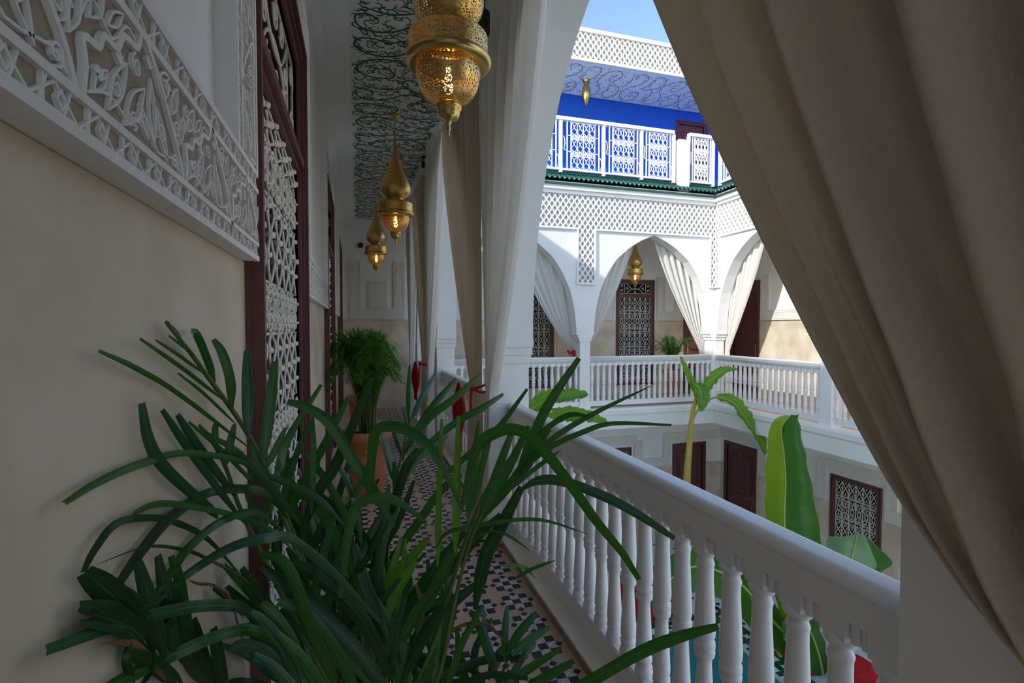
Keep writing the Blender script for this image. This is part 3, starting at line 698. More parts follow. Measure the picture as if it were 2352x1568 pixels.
eaves('roof_eaves_right', FR_RF, -8.4, -3.2, 'green glazed tile eaves along the right facade', bed(FR_RF, -8.5, -.6))
# ---------- upper terrace: floor, blue walls, ceiling, parapet
b = MB(); b.box(.9, 8.1, 8.63, 9.85, 4.0, 4.15); tag(b.build('floor_upper_far', 'white'), 'upper terrace floor behind the far railing', kind='structure')
b = MB(); b.box(6.96, 8.1, -.6, 8.63, 4.0, 4.15); tag(b.build('floor_upper_right', 'white'), 'upper terrace floor behind the right railing', kind='structure')
b = MB(); wall_boxes(b, FR_END, -.25, 8.1, 4.15, 6.33, [(6.82, 7.62, 4.15, 6.18-.08)], -.25, 0); tag(b.build('wall_upper_far', 'blue'), 'cobalt blue wall of the upper terrace', kind='structure')
b = MB(); b.fbox(FR_RW, -9.85, -5.0, 4.15, 6.33, -.25, 0); tag(b.build('wall_upper_right', 'blue'), 'cobalt blue side wall of the upper terrace', kind='structure')
door(5, FR_END, 6.82, 7.62, 4.15, 6.10, 'maroon door in the blue upper wall', 1)
b = MB(); b.box(-.25, 8.35, 8.58, 10.1, 6.33, 6.45); uc = b.build('ceiling_upper', 'white'); tag(uc, 'upper terrace ceiling painted with dark vine scrolls on blue-grey', kind='structure')
b = MB(); b.box(1.0, 8.1, 8.62, 9.84, 6.322, 6.335); b.build('ceiling_field', 'ceil_blue', uc)
b = MB(); scrollwork(b, (V3(1.0, 8.64, 6.3215), V3(0,1,0), V3(1,0,0), V3(0,0,-1)), 1.18, 7.0, .70, .011, 8); tag(b.build('painted_scrollwork', 'blue_scroll', uc), 'dark painted vine scrolls')
FR_PA = (V3(0, 8.58, 0), V3(1,0,0), V3(0,0,1), V3(0,-1,0))
b = MB(); b.fbox(FR_PA, -.25, 8.35, 6.345, 6.86, -.2, 0); b.fbox(FR_PA, -.25, 8.35, 6.83, 6.90, -.22, .06); b.fbox(FR_PA, -.25, 8.35, 6.32, 6.375, -.02, .04)
par = b.build('wall_parapet', 'white'); tag(par, 'white roof parapet with diamond lattice relief', kind='structure')
sebka_panel(par, FR_PA, [(.5, 8.3, 6.375, 6.83)])
b = MB(); b.box(-.5, 1.2, -2.85, -2.6, 0, 3.47); b.box(.95, 1.18, -.45, .25, 0, 3.47); tag(b.build('wall_back_shade', 'white'), 'unseen wall added behind the viewpoint to shade the near corridor', kind='structure')  # added out of view: end wall and side stub darken the near bay
# roof over our own corridor
b = MB(); b.box(-3.0, 1.3, -2.6, 8.3, 3.73, 4.25); tag(b.build('roof', 'white'), 'flat roof over the corridor', kind='structure')

# ================================================================== BALUSTRADES
def baluster_mesh():
    b = MB(); h0, h1 = .143, .856
    b.box(-.033, .033, -.0295, .0295, .800, h1+.004)                       # square top block flush with the rail
    prof = [(.028,.806),(.035,.800),(.037,.788),(.033,.780),(.024,.774),(.024,.764),(.029,.750),(.026,.738),(.026,.70),(.029,.64),(.032,.57),(.0335,.535),
            (.032,.515),(.026,.505),(.033,.497),(.033,.480),(.027,.474),(.033,.467),(.031,.452),(.024,.445),(.023,.425),(.026,.37),(.030,.30),(.032,.255),
            (.031,.238),(.025,.230),(.032,.222),(.032,.208),(.025,.202),(.032,.188),(.036,.170),(.033,.152),(.022,.140)]
    b.lathe((0,0,0), prof[::-1], 16)
    return b.mesh('baluster', 'white_gloss', False, V3(0,0,0))
BAL = baluster_mesh()
for p in BAL.polygons: p.use_smooth = len(p.vertices) == 4 and p.index >= 6
def balustrade(fr, u0, u1, label, grp, n=None):
    """fr: u along, n=0 court face of the rail, n negative towards the gallery"""
    e = empty('balustrade', fp(fr, (u0+u1)/2, 0, -.035), label, 'balustrade', grp)
    t = MB(); r = [(-.060,.852),(-.060,.920)]+[(-.053-.019*math.cos(a), .944+.023*math.sin(a)) for a in [(-60+150*i/8)*PI/180 for i in range(9)]]+[(-.007+.019*math.cos(a), .944+.023*math.sin(a)) for a in [(90-150*i/8)*PI/180 for i in range(9)]]+[(0,.920),(0,.852)]
    k = len(r); vs = [fp(fr,u0,z,n_) for n_, z in r] + [fp(fr,u1,z,n_) for n_, z in r]
    t.add(vs, [(i,(i+1)%k,(i+1)%k+k,i+k) for i in range(k)] + [tuple(range(k))[::-1], tuple(range(k,2*k))])
    t.fbox(fr, u0, u1, .806, .860, -.040, -.020)
    n = n or round((u1-u0)/.12)
    for i in range(1, n):
        for o_ in (-.0125, .0125):
            for q_ in (-.041, -.019): t.lathe(fp(fr, u0+i*(u1-u0)/n+o_, .803, q_), [(.0115,0),(.0115,.054)], 10)
    tr_ = t.build('top_rail', 'white_gloss', e)
    for p_ in tr_.data.polygons: p_.use_smooth = 2 <= p_.index <= 20 and p_.index != 11 or p_.index > 30
    t = MB(); t.fbox(fr, u0, u1, .055, .140, -.060, 0); t.fbox(fr, u0, u1, .140, .146, -.054, -.006); t.build('bottom_rail', 'white_gloss', e)
    n = n or round((u1-u0)/.12); ang = math.atan2(fr[1].y, fr[1].x)
    for i in range(n): put('baluster', BAL, fp(fr, u0+(i+.5)*(u1-u0)/n, 0, -.030), e, (0,0,ang))
    return e
FR_B = (V3(1.09, 0, 0), V3(0,1,0), V3(0,0,1), V3(1,0,0))
G = 'white balustrades around the gallery'
balustrade(FR_B, .70, 3.43, 'white balustrade beside the foreground palm, nearest bay', G, 23)
balustrade(FR_B, 3.63, 6.30, 'white balustrade of the corridor beyond the first pillar', G)
balustrade(FR_B, 6.50, 8.40, 'white balustrade of the corridor by its far corner', G)
FR_BF = shift(FR_FF, 0, 0, -.02); FR_BR = shift(FR_RF, 0, 0, -.02)
balustrade(FR_BF, 1.18, 3.88, 'white far balustrade under the left draped arch', G)
balustrade(FR_BF, 4.08, 6.72, 'white far balustrade under the middle arch with the lantern', G)
balustrade(FR_BR, -8.45, -6.05, 'white balustrade of the right gallery next to the corner', G)
balustrade(FR_BR, -5.85, -3.3, 'white balustrade of the right gallery half hidden by the near curtain', G)
# marble kerb along our arcade
for (y0, y1, lb) in ((.70,3.43,'marble kerb under the nearest balustrade'), (3.63,6.30,'marble kerb beyond the first pillar')):
    e = empty('trim_%d' % (19 if y0 < 1 else 20), (.985, (y0+y1)/2, 0), lb, kind='structure')
    b = MB(); b.box(.938, 1.16, y0, y1, .047, .060); b.build('kerb_top', 'marble', e)
    b = MB(); b.box(.942, 1.16, y0, y1, -.002, .047); b.build('kerb_face', 'brown_stone', e)
b = MB(); b.box(.905, .965, 3.36, 3.70, 0, .05); b.box(.912, .96, 3.37, 3.69, .05, .062); tag(b.build('trim_21', 'marble'), 'marble plinth at the foot of the first pillar', kind='structure')

# ---------- upper white metal railing
def metal_railing(fr, posts, label, z0=4.32, z1=5.21, mason=None):
    e = empty('metal_railing', fp(fr, (posts[0]+posts[-1])/2, z0), label, 'railing', 'white metal railings of the upper terrace')
    b = MB(); b.fbox(fr, posts[0], posts[-1], z1-.03, z1+.03, -.06, .03); b.build('handrail', 'iron_white', e)
    b = MB(); b.fbox(fr, posts[0], posts[-1], z0-.02, z0+.015, -.03, .01); b.build('foot_rail', 'iron_white', e)
    for p in posts:
        b = MB(); b.fbox(fr, p-.028, p+.028, z0-.06, z1-.03, -.04, .012); b.build('post', 'iron_white', e)
    for a, c in zip(posts, posts[1:]):
        if c-a < .3: continue
        L = c-a; g = MB(); s0, s1 = a+L*.24, c-L*.20
        for u in (a+L*.15, s0, s1, c-L*.11): g.strip(fr, [(u,z0),(u,z1-.03)], .02, -.02, 0)
        for z in (.36, .68): 
            for q0, q1 in ((a+L*.15, s0), (s1, c-L*.11)): g.strip(fr, [(q0,z0+z*(z1-z0)),(q1,z0+z*(z1-z0))], .014, -.015, 0)
        for q, dz in ((a+L*.085, .62), (c-L*.055, .25)):
            g.strip(fr, [(q-.03,z0+dz*.9+.03),(q,z0+dz*.9),(q+.01,z0+dz*.9-.1),(q-.01,z0+dz*.9-.19),(q+.02,z0+dz*.9-.22)], .012, -.015, 0)
        grille_far(g, fr, s0, s1, z0+.02, z1-.05, 4, 5, r=.0095, n0=-.018, n1=0, kinds='o', sh=.34)
        g.build('grille_panel', 'iron_white', e)
    return e
metal_railing(shift(FR_FF,0,0,-.02), [1.15,1.95,2.70,3.50,4.345,5.13,5.825], 'white metal railing of the upper terrace facing the corridor')
b = MB(); b.fbox(FR_FF, 5.90, 6.13, 4.10, 5.08, -.2, .04); tag(b.build('pillar_stub', 'white'), 'short white masonry post in the upper railing', kind='structure')
metal_railing(shift(FR_FF,0,0,-.02), [6.16, 6.72], 'white metal railing section between the masonry post and the upper corner')
metal_railing(shift(FR_RF,0,0,-.02), [-8.38,-7.65,-6.85,-6.05,-5.2], 'white metal railing of the upper terrace turning along the right side')

# ================================================================== CURTAINS
def curtain(name, mt, top, tie, bot, folds, amp, nrm, label, grp=None, nu=90, nv=46, bow=0, seed=0, tw=.05, extra=None):
    """top(s), tie(s), bot(s): 3-D edge curves, s in 0..1 across the cloth; folds run down the cloth and are pinched at the tie"""
    rnd = random.Random(seed); ph = [rnd.uniform(0,6.28) for _ in range(4)]; nrm = Vector(nrm)
    vt = .66
    def P(s, t):
        if t < vt:
            q = t/vt; A, B = top(s), tie(s)
            k = q**1.35
            p = A.lerp(B, k*.82+q*.18); p.z = A.z + (B.z-A.z)*q
            if extra: p = extra(s, q, p)
            a = amp*(1-.45*q)*(.55+.45*min(1, q*6))
        else:
            q = (t-vt)/(1-vt); p = tie(s).lerp(bot(s), q); a = amp*(.55+.3*q)
        f = math.sin(2*PI*folds*s+ph[0]+.6*math.sin(3*s+ph[1])) + .35*math.sin(2*PI*folds*1.9*s+ph[2]) + .25*math.sin(2*PI*s*1.3+ph[3]+2*t)
        f = (abs(f)**.8)*(1 if f > 0 else -1)
        return p + nrm*a*f
    b = MB(); b.grid(P, nu, nv); o = b.build(name, mt, smooth=True); tag(o, label, 'curtain', grp); return o
def bay_curtain(pil, mid, X, side_label, sd, mt='cotton', ztie=1.07, folds=7):
    sg = 1 if pil > mid else -1
    top = lambda s: V3(X, mid+(pil-mid+sg*.06)*s, 3.43)
    tie = lambda s: V3(X+.02, pil-sg*.10+sg*.13*s, ztie)
    bot = lambda s: V3(X+.01, pil-sg*.15+sg*.22*s, .03)
    return curtain('curtain', mt, top, tie, bot, folds, .055, (-1,0,0), side_label, 'curtains tied back along the corridor arcade', seed=sd)
bay_curtain(3.43, 2.22, .875, 'white curtain drawn back to the first pillar, near side', 1)
bay_curtain(3.70, 4.95, .835, 'cream curtain drawn back to the first pillar, far side', 2, 'canvas')
bay_curtain(6.30, 5.05, .85, 'white curtain drawn back to the second pillar, near side', 3)
bay_curtain(6.56, 7.40, .83, 'cream curtain drawn back to the second pillar, far side', 4, 'canvas')
bay_curtain(8.40, 7.55, .85, 'white curtain at the far corner of the corridor', 5)
def red_tie(y, z, X, label, w_=.125):
    e = empty('curtain_tie', (X, y, z-.7), label, 'curtain tie', 'red curtain ties')
    b = MB(); pts = [(X+.075*math.cos(a)-.02, y+w_*math.sin(a), z+.02*math.cos(2*a)) for a in [2*PI*i/24 for i in range(25)]]
    b.tube(pts, .0085, 8, cap=False); b.build('cord_loop', 'red', e, smooth=True)
    b = MB(); b.lathe((X-.09, y-.10, z-.02), [(0,0),(.016,.008),(.020,.022),(.014,.036),(0,.042)], 8); b.build('knot', 'red', e, smooth=True)
    b = MB(); b.tube(cat_rom([(X-.09,y-.10,z),(X-.10,y-.105,z-.08),(X-.095,y-.09,z-.16)]), .008, 6); b.build('loose_end', 'red', e, smooth=True)
    b = MB()
    P = lambda s, t: V3(X-.10+(s-.5)*(.05+.07*math.sin(PI*min(1,t*1.4))), y+.30+.02*math.sin(7*s)+(s-.5)*.05, z-.02-.50*t+.03*math.sin(5*s))
    b.grid(P, 8, 10); b.build('sash_tail', 'red', e, smooth=True)
    return e
red_tie(3.55, 1.07, .855, 'red tie around the curtains at the first pillar')
red_tie(6.42, 1.05, .84, 'red tie around the curtains at the second pillar')
# curtain rod pieces
for (y0, y1, lb) in ((.72,3.42,'dark curtain rod over the nearest arch'), (3.64,6.29,'dark curtain rod over the second arch')):
    b = MB(); b.tube([(.90,y0,3.435),(.90,y1,3.435)], .010, 6); tag(b.build('curtain_rod', 'black'), lb, 'curtain rod', 'curtain rods of the corridor arcade')
# the large near curtain on the right
EDGE = [(1478,-75),(1505,0),(1560,135),(1600,228),(1640,312),(1700,438),(1760,560),(1850,738),(1900,832),(1990,1000),(2065,1128),(2150,1248),(2240,1370),(2352,1500)]
EW = [atX(px, py, .885) for px, py in EDGE]
EW = [V3(.885, 1.56, 3.44), V3(.885, 1.47, 3.0)] + EW + [V3(.885, .36, .90), V3(.88, .30, .80)]
EC = cat_rom(EW, 6)
def edge_pt(q):
    x = q*(len(EC)-1); i = min(int(x), len(EC)-2); return EC[i].lerp(EC[i+1], x-i)
def near_curtain():
    b = MB(); rnd = random.Random(4)
    def P(s, t):
        A = edge_pt(t)                                                     # free edge
        B = V3(.885-.02*t, -.75+1.0*t**1.5, A.z)                           # gathered side by the pillar, behind the camera's shoulder
        k = s
        p = A.lerp(B, k); p.z = A.z + (-.12*math.sin(PI*min(1,s*1.3))*math.sin(PI*t))
        a = (.020+.040*min(1, s*4))*(1-.35*t)
        g_ = 2*PI*(8.2*s**.9)+.9+.9*t; f = 1.25*math.sin(g_+.55*math.sin(g_)) + .42*math.sin(2*PI*14.3*s+2.2-1.4*t) + .14*math.sin(71*s+7*t)
        hem = .012*math.exp(-((s-.012)/.008)**2)
        return p + V3(-1,0,0)*(a*f*min(1, s*9+.10) + hem)
    b.grid(P, 260, 90)
    o = b.build('curtain', 'canvas', smooth=True); tag(o, 'large cream curtain swept to the right in the foreground', 'curtain')
    sol = o.modifiers.new('thickness', 'SOLIDIFY'); sol.thickness = .003
    return o
near_curtain()
# far arches
def far_curtain(fr, up, um, X, label, sd, ztie=1.05, ztop=3.05):
    sg = 1 if up > um else -1
    top = lambda s: fp(fr, um+(up-um)*s, interp(PROF, max(0, 1-s*.93))*.985 if False else interp(PROF, s*.98)+.06, -X)
    tie = lambda s: fp(fr, up+sg*(-.05+.10*s), ztie, -X)
    bot = lambda s: fp(fr, up+sg*(-.10+.16*s), .05, -X)
    n = -fr[3]
    return curtain('curtain', 'cotton', top, tie, bot, 6, .045, fr[3], label, 'white curtains in the court arches', nu=60, nv=36, seed=sd)
far_curtain(FR_FF, 3.84, 2.55, .29, 'white curtain drawn right in the left far arch, tied in red', 11)
far_curtain(FR_FF, 4.12, 5.15, .29, 'white curtain drawn left in the middle far arch', 12)
far_curtain(FR_FF, 6.70, 5.55, .29, 'white curtain drawn right in the middle far arch', 13)
far_curtain(FR_RF, -8.42, -7.45, .29, 'white curtain drawn to the corner in the right gallery arch', 14)
e = MB(); e.tube([fp(FR_FF, 3.84+.07*math.cos(a), 1.05+.02*math.sin(a*2), -.29+.07*math.sin(a)) for a in [2*PI*i/14 for i in range(15)]], .022, 6)
e.tube([fp(FR_FF, 3.85,1.05,-.21), fp(FR_FF,3.86,.92,-.21)], [.03,.018], 6)
tag(e.build('curtain_tie', 'red', smooth=True), 'small red tie on the curtain of the left far arch', 'curtain tie', 'red curtain ties')

# ================================================================== LANTERNS
CUP = [(.045,.128),(.085,.150),(.112,.185),(.124,.225),(.127,.258),(.124,.278)]
ONI = [(.072,.428),(.092,.440),(.125,.475),(.141,.515),(.139,.55),(.121,.60),(.091,.66),(.062,.73),(.039,.80),(.023,.88),(.013,.96),(.008,1.03)]
FIN = [(0,0),(.005,.008),(.003,.018),(.010,.033),(.004,.044),(.011,.055),(.016,.062),(.036,.068),(.043,.085),(.046,.104),(.052,.108),(.052,.121),(.044,.128)]
def smooth_prof(P, k=3): return [(p.x, p.y) for p in cat_rom([V3(a,b,0) for a,b in P], k)]
def lantern(x, y, ztip, ztop, label, grp, near=False, sc=1.0, n=36):
    e = empty('pendant_lantern', (x, y, ztip), label, 'lantern', grp)
    c = V3(x, y, ztip); pm = 'pierced' if near else 'pierced_fine'
    sp = lambda P: [(r*sc, z*sc) for r, z in P]
    b = MB(); b.lathe(c, sp(FIN), n); b.build('finial', 'brass', e, smooth=True)
    b = MB(); b.lathe(c, sp(smooth_prof(CUP)), n); bowl = b.build('lower_bowl', pm if near else 'pierced_bowl', e, smooth=True)
    b = MB(); b.lathe(c, sp([(.122,.274),(.148,.272),(.166,.280),(.171,.292),(.166,.305),(.157,.310)]), n)
    b.lathe(c, sp([(.157,.385),(.150,.396),(.110,.408),(.074,.416),(.070,.424),(.074,.432)]), n); b.build('collar_rim', 'brass', e, smooth=True)
    b = MB(); b.lathe(c, sp([(.157,.308),(.157,.335),(.157,.36),(.157,.387)]), n); b.build('collar_band', pm, e, smooth=True)
    b = MB(); b.lathe(c, sp(smooth_prof(ONI)), n); b.build('onion_body', pm, e, smooth=True)
    b = MB(); z = ztip+1.02*sc
    while z < ztop-.03:
        b.lathe((x,y,z), [(.004,0),(.010*sc,.008),(.004,.016),(.003,.022)], 6); z += .022
    b.build('chain', 'brass', e)
    b = MB(); b.lathe((x,y,ztop-.045), [(.008,0),(.022,.006),(.040,.026),(.048,.044)], 14); b.build('ceiling_rose', 'brass', e, smooth=True)
    b = MB(); b.lathe(c, sp([(0,.165),(.014,.175),(.021,.20),(.018,.225),(.010,.25),(.010,.27)]), 10); b.build('bulb', 'bulb', e, smooth=True)
    if not near:                                              # glow seen through the perforations of the small lanterns
        pass
    return e
GL = 'brass lanterns hanging in the corridor'
lantern(.36, 2.04, 2.262, 3.466, 'large pierced brass lantern nearest the camera', GL, True, n=56)
lantern(.36, 4.89, 2.265, 3.466, 'pierced brass lantern hanging second in the corridor', GL, False)
lantern(.285, 7.60, 2.27, 3.466, 'farthest small brass lantern in the corridor', GL, False)
lantern(5.47, 9.25, 2.30, 4.0, 'brass lantern hanging in the middle far arch', 'brass lanterns of the far side', False)
# upper slim lantern
e = empty('pendant_lantern', (4.05, 9.2, 5.75), 'slim metal lantern under the painted upper ceiling', 'lantern', 'brass lanterns of the far side')
q = atY(1346, 243, 9.2); q0 = V3(q.x, 9.2, q.z)
b = MB(); b.lathe(q0, [(0,0),(.03,.03),(.07,.13),(.085,.22),(.08,.32),(.05,.40),(.015,.45),(.012,.50)], 10); b.build('lantern_body', 'brass', e, smooth=True)
b = MB(); b.tube([q0+V3(0,0,.48), V3(q.x,9.2,6.32)], .008, 5); b.lathe(V3(q.x,9.2,6.25), [(.01,0),(.06,.03),(.075,.07)], 10); b.build('hanging_stem', 'brass', e)

# ================================================================== SMALL FITTINGS
b = MB(); b.fbox(FR_END, .216, .566, 1.86, 2.363, 0, .03); b.fbox(FR_END, .235, .547, 1.88, 2.345, .03, .036); tag(b.build('electrical_cabinet', 'offwhite'), 'cream electrical cabinet door on the corridor end wall', 'cabinet')
b = MB(); b.fbox(FR_END, .655, .775, 1.01, 1.075, .004, .014); b.fbox(FR_END, .70, .73, 1.02, 1.065, .014, .018); tag(b.build('switch_plate', 'offwhite'), 'white switch plate on the corridor end wall', 'switch')
b = MB(); b.lathe((.089, 9.80, 2.96), [(0,0),(.03,.006),(.045,.03),(.045,.05),(.05,.06),(.05,.075)], 12); b.fbox(FR_END, .05, .128, 3.02, 3.05, 0, .09); tag(b.build('dome_camera', 'black'), 'small black dome camera high on the corridor end wall', 'camera')
def spot(p, label, k=1):
    e = empty('spotlight', p, label, 'spotlight', 'black spotlights on the arcade')
    p = Vector(p); b = MB(); b.lathe(p+V3(0,0,-.10), [(q*k, .10+(z-.10)*k) for q, z in [(0,0),(.035,.0),(.04,.02),(.04,.13),(.02,.15),(0,.15)]], 12); b.build('lamp_head', 'black', e)
    b = MB(); b.tube([p+V3(0,0,.04), V3(p.x,p.y,3.467)], .012, 8); b.lathe(V3(p.x,p.y,3.452), [(0,0),(.03,.0),(.03,.015)], 10); b.build('bracket', 'black', e)
spot((.735, 2.98, 3.33), 'black spotlight behind the nearest lantern')
spot((.755, 5.95, 3.39), 'small black spotlight high by the second arch', .55)

# ================================================================== PLANTS
def blade(pts, w_, mt, parent, name='leaflet', blunt=True, twist=None, fold=.25, rnd=random):
    """ribbon leaf along 3-D points (base first); w_ metres at the widest"""
    P = cat_rom(pts, 5); k = len(P); b = MB(); vs = []; fs = []
    tw = rnd.uniform(-.55, .55) if twist is None else twist
    for i in range(k):
        t = (P[min(i+1,k-1)]-P[max(i-1,0)]).normalized(); vd = (P[i]-EYE).normalized()
        a = t.cross(vd)
        if a.length < 1e-4: a = t.orthogonal()
        a.normalize(); a = Matrix.Rotation(tw+.35*i/k, 3, t) @ a; n = a.cross(t)
        q = i/(k-1)
        pr = min(1, .28+q*3.2) * (1-max(0, (q-.55)/.45)**1.8*(.50 if blunt else .97))
        ww = w_/2*pr/max(.6, math.cos(tw))
        vs += [P[i]-a*ww, P[i]-n*ww*fold, P[i]+a*ww]
    for i in range(k-1): fs += [(3*i,3*i+1,3*i+4,3*i+3),(3*i+1,3*i+2,3*i+5,3*i+4)]
    b.add(vs, fs); o = b.build(name, mt, parent, smooth=True); uv = o.data.uv_layers.new(name='UVMap')
    li = [l.vertex_index for l in o.data.loops]; uv.data.foreach_set('uv', [c for v in li for c in ((v % 3)*.5, (v//3)/k)])
    return o
def at_in(px, py, d):                                       # keeps leaves on this side of the corridor wall
    r = ray(px, py)
    if r.x < 0: d = min(d, .232/-r.x)
    return EYE + r*d
def px_blade(parent, pp, wpx, d0, d1, mt='leaf', blunt=True, twist=None):
    k = len(pp); pts = [at_in(p[0], p[1], d0+(d1-d0)*i/(k-1)) for i, p in enumerate(pp)]
    return blade(pts, .88*wpx*(d0+d1)/2/F, mt, parent, blunt=blunt, twist=twist)
def px_stem(parent, name, pp, rpx, d0, d1, mt='stem'):
    k = len(pp); pts = cat_rom([at_in(p[0], p[1], d0+(d1-d0)*i/(k-1)) for i, p in enumerate(pp)], 5); n = len(pts)
    b = MB(); b.tube(pts, [rpx*d0/F*(1-.6*i/(n-1)) for i in range(n)], 6); return b.build(name, mt, parent, smooth=True)
def pot(parent, x, y, z0, h, r, ring=False):
    b = MB(); b.lathe((x,y,z0), [(0,0),(r*.66,0),(r*.70,.02),(r*.86,h*.55),(r*.95,h*.86),(r*1.06,h*.87),(r*1.08,h*.93),(r*1.06,h),(r*.95,h),(r*.92,h*.93)], 28)
    p = b.build('pot', 'terracotta', parent, smooth=True)
    b = MB(); b.lathe((x,y,z0+h*.92), [(0,.012),(r*.5,.01),(r*.93,0)], 20); b.build('soil', 'soil', parent)
    if ring:
        b = MB(); c = V3(x, y, z0+h*.74); d = (EYE-c); d.z = 0; d.normalize(); d = V3(.06, -1, 0).normalized(); s_ = V3(-d.y, d.x, 0)
        cc = c + d*r*.93; b.tube([cc + (s_*math.cos(a)+V3(0,0,1)*math.sin(a))*.028 for a in [2*PI*i/16 for i in range(17)]], .012, 6, cap=False); b.build('ring_ornament', 'terracotta', p, smooth=True)
    return p
# ---------- foreground palm
palm = empty('potted_palm', (.12, 1.20, 0), 'large dark green palm spreading across the foreground', 'potted plant')
pot(palm, .12, 1.20, 0, .42, .17)
A_, B_, C_, D_ = .92, .98, 1.0, 1.25
L, LD, LB, LU = 'leaf', 'leaf_dark', 'leaf_bright', 'leaf_blue'
fA = px_stem(palm, 'frond', [(800,1640),(700,1300),(588,1031),(473,859),(383,740)], 7, 1.12, .80)
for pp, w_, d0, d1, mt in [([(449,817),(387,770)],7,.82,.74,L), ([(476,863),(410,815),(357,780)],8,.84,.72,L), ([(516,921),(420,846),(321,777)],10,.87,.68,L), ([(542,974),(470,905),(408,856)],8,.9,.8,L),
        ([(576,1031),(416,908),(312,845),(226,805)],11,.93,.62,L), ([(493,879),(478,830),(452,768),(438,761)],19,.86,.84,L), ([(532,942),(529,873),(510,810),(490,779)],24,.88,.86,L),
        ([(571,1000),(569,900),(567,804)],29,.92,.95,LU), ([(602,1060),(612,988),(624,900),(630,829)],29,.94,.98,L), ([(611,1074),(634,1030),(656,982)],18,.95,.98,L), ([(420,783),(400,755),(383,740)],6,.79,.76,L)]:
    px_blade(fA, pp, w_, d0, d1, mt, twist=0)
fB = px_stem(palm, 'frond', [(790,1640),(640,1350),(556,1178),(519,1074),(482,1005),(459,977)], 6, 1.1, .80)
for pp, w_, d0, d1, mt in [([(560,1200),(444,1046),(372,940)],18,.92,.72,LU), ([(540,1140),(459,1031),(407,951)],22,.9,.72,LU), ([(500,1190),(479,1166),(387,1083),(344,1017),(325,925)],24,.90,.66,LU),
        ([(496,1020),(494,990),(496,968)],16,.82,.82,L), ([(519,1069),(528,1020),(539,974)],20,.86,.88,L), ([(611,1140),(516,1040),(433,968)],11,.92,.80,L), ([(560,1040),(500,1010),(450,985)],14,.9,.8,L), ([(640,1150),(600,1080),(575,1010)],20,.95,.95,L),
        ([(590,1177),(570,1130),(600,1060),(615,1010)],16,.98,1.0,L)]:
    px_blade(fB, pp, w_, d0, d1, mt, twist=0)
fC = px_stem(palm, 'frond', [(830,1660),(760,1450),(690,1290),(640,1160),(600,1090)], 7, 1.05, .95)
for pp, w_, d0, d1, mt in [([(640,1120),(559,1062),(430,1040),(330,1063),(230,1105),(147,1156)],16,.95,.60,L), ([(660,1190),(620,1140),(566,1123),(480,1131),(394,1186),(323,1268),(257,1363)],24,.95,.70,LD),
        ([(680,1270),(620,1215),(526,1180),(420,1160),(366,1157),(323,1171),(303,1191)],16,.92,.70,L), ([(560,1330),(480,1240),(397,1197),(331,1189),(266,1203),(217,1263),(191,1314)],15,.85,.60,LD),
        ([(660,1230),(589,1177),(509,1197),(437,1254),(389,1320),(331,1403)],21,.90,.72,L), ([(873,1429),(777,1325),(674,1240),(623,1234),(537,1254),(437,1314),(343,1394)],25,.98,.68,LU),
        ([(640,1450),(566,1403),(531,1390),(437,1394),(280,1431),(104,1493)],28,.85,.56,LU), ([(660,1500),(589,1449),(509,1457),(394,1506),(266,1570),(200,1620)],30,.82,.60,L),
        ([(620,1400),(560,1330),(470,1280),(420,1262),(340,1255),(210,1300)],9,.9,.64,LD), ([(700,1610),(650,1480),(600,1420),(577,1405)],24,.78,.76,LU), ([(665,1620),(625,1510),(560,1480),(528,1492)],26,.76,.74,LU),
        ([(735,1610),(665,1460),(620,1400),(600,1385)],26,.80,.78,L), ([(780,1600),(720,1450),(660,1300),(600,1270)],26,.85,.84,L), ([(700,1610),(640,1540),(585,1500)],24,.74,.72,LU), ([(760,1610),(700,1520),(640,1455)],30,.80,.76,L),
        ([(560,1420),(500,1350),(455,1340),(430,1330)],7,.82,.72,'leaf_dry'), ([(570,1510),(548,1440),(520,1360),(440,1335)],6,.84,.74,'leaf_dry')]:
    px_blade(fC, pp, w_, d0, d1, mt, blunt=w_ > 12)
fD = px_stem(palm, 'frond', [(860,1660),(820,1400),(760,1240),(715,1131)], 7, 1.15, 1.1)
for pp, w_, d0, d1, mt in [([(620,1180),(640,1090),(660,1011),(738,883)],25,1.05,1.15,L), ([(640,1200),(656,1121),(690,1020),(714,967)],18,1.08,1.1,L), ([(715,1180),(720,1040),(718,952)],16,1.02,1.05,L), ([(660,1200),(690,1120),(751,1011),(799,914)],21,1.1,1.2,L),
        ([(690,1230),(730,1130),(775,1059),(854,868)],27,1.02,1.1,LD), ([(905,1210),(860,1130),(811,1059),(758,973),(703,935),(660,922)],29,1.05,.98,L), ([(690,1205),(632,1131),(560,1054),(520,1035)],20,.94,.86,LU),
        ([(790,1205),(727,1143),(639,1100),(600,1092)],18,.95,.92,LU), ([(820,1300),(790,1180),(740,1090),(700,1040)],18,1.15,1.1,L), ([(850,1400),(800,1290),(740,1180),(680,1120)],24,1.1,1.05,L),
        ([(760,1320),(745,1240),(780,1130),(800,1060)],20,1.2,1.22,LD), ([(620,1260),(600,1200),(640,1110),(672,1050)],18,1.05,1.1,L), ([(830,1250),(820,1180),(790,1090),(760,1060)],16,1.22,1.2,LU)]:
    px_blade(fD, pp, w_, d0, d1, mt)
fE = px_stem(palm, 'frond', [(885,1660),(888,1400),(895,1200),(920,1055),(945,960)], 6, 1.25, 1.5)
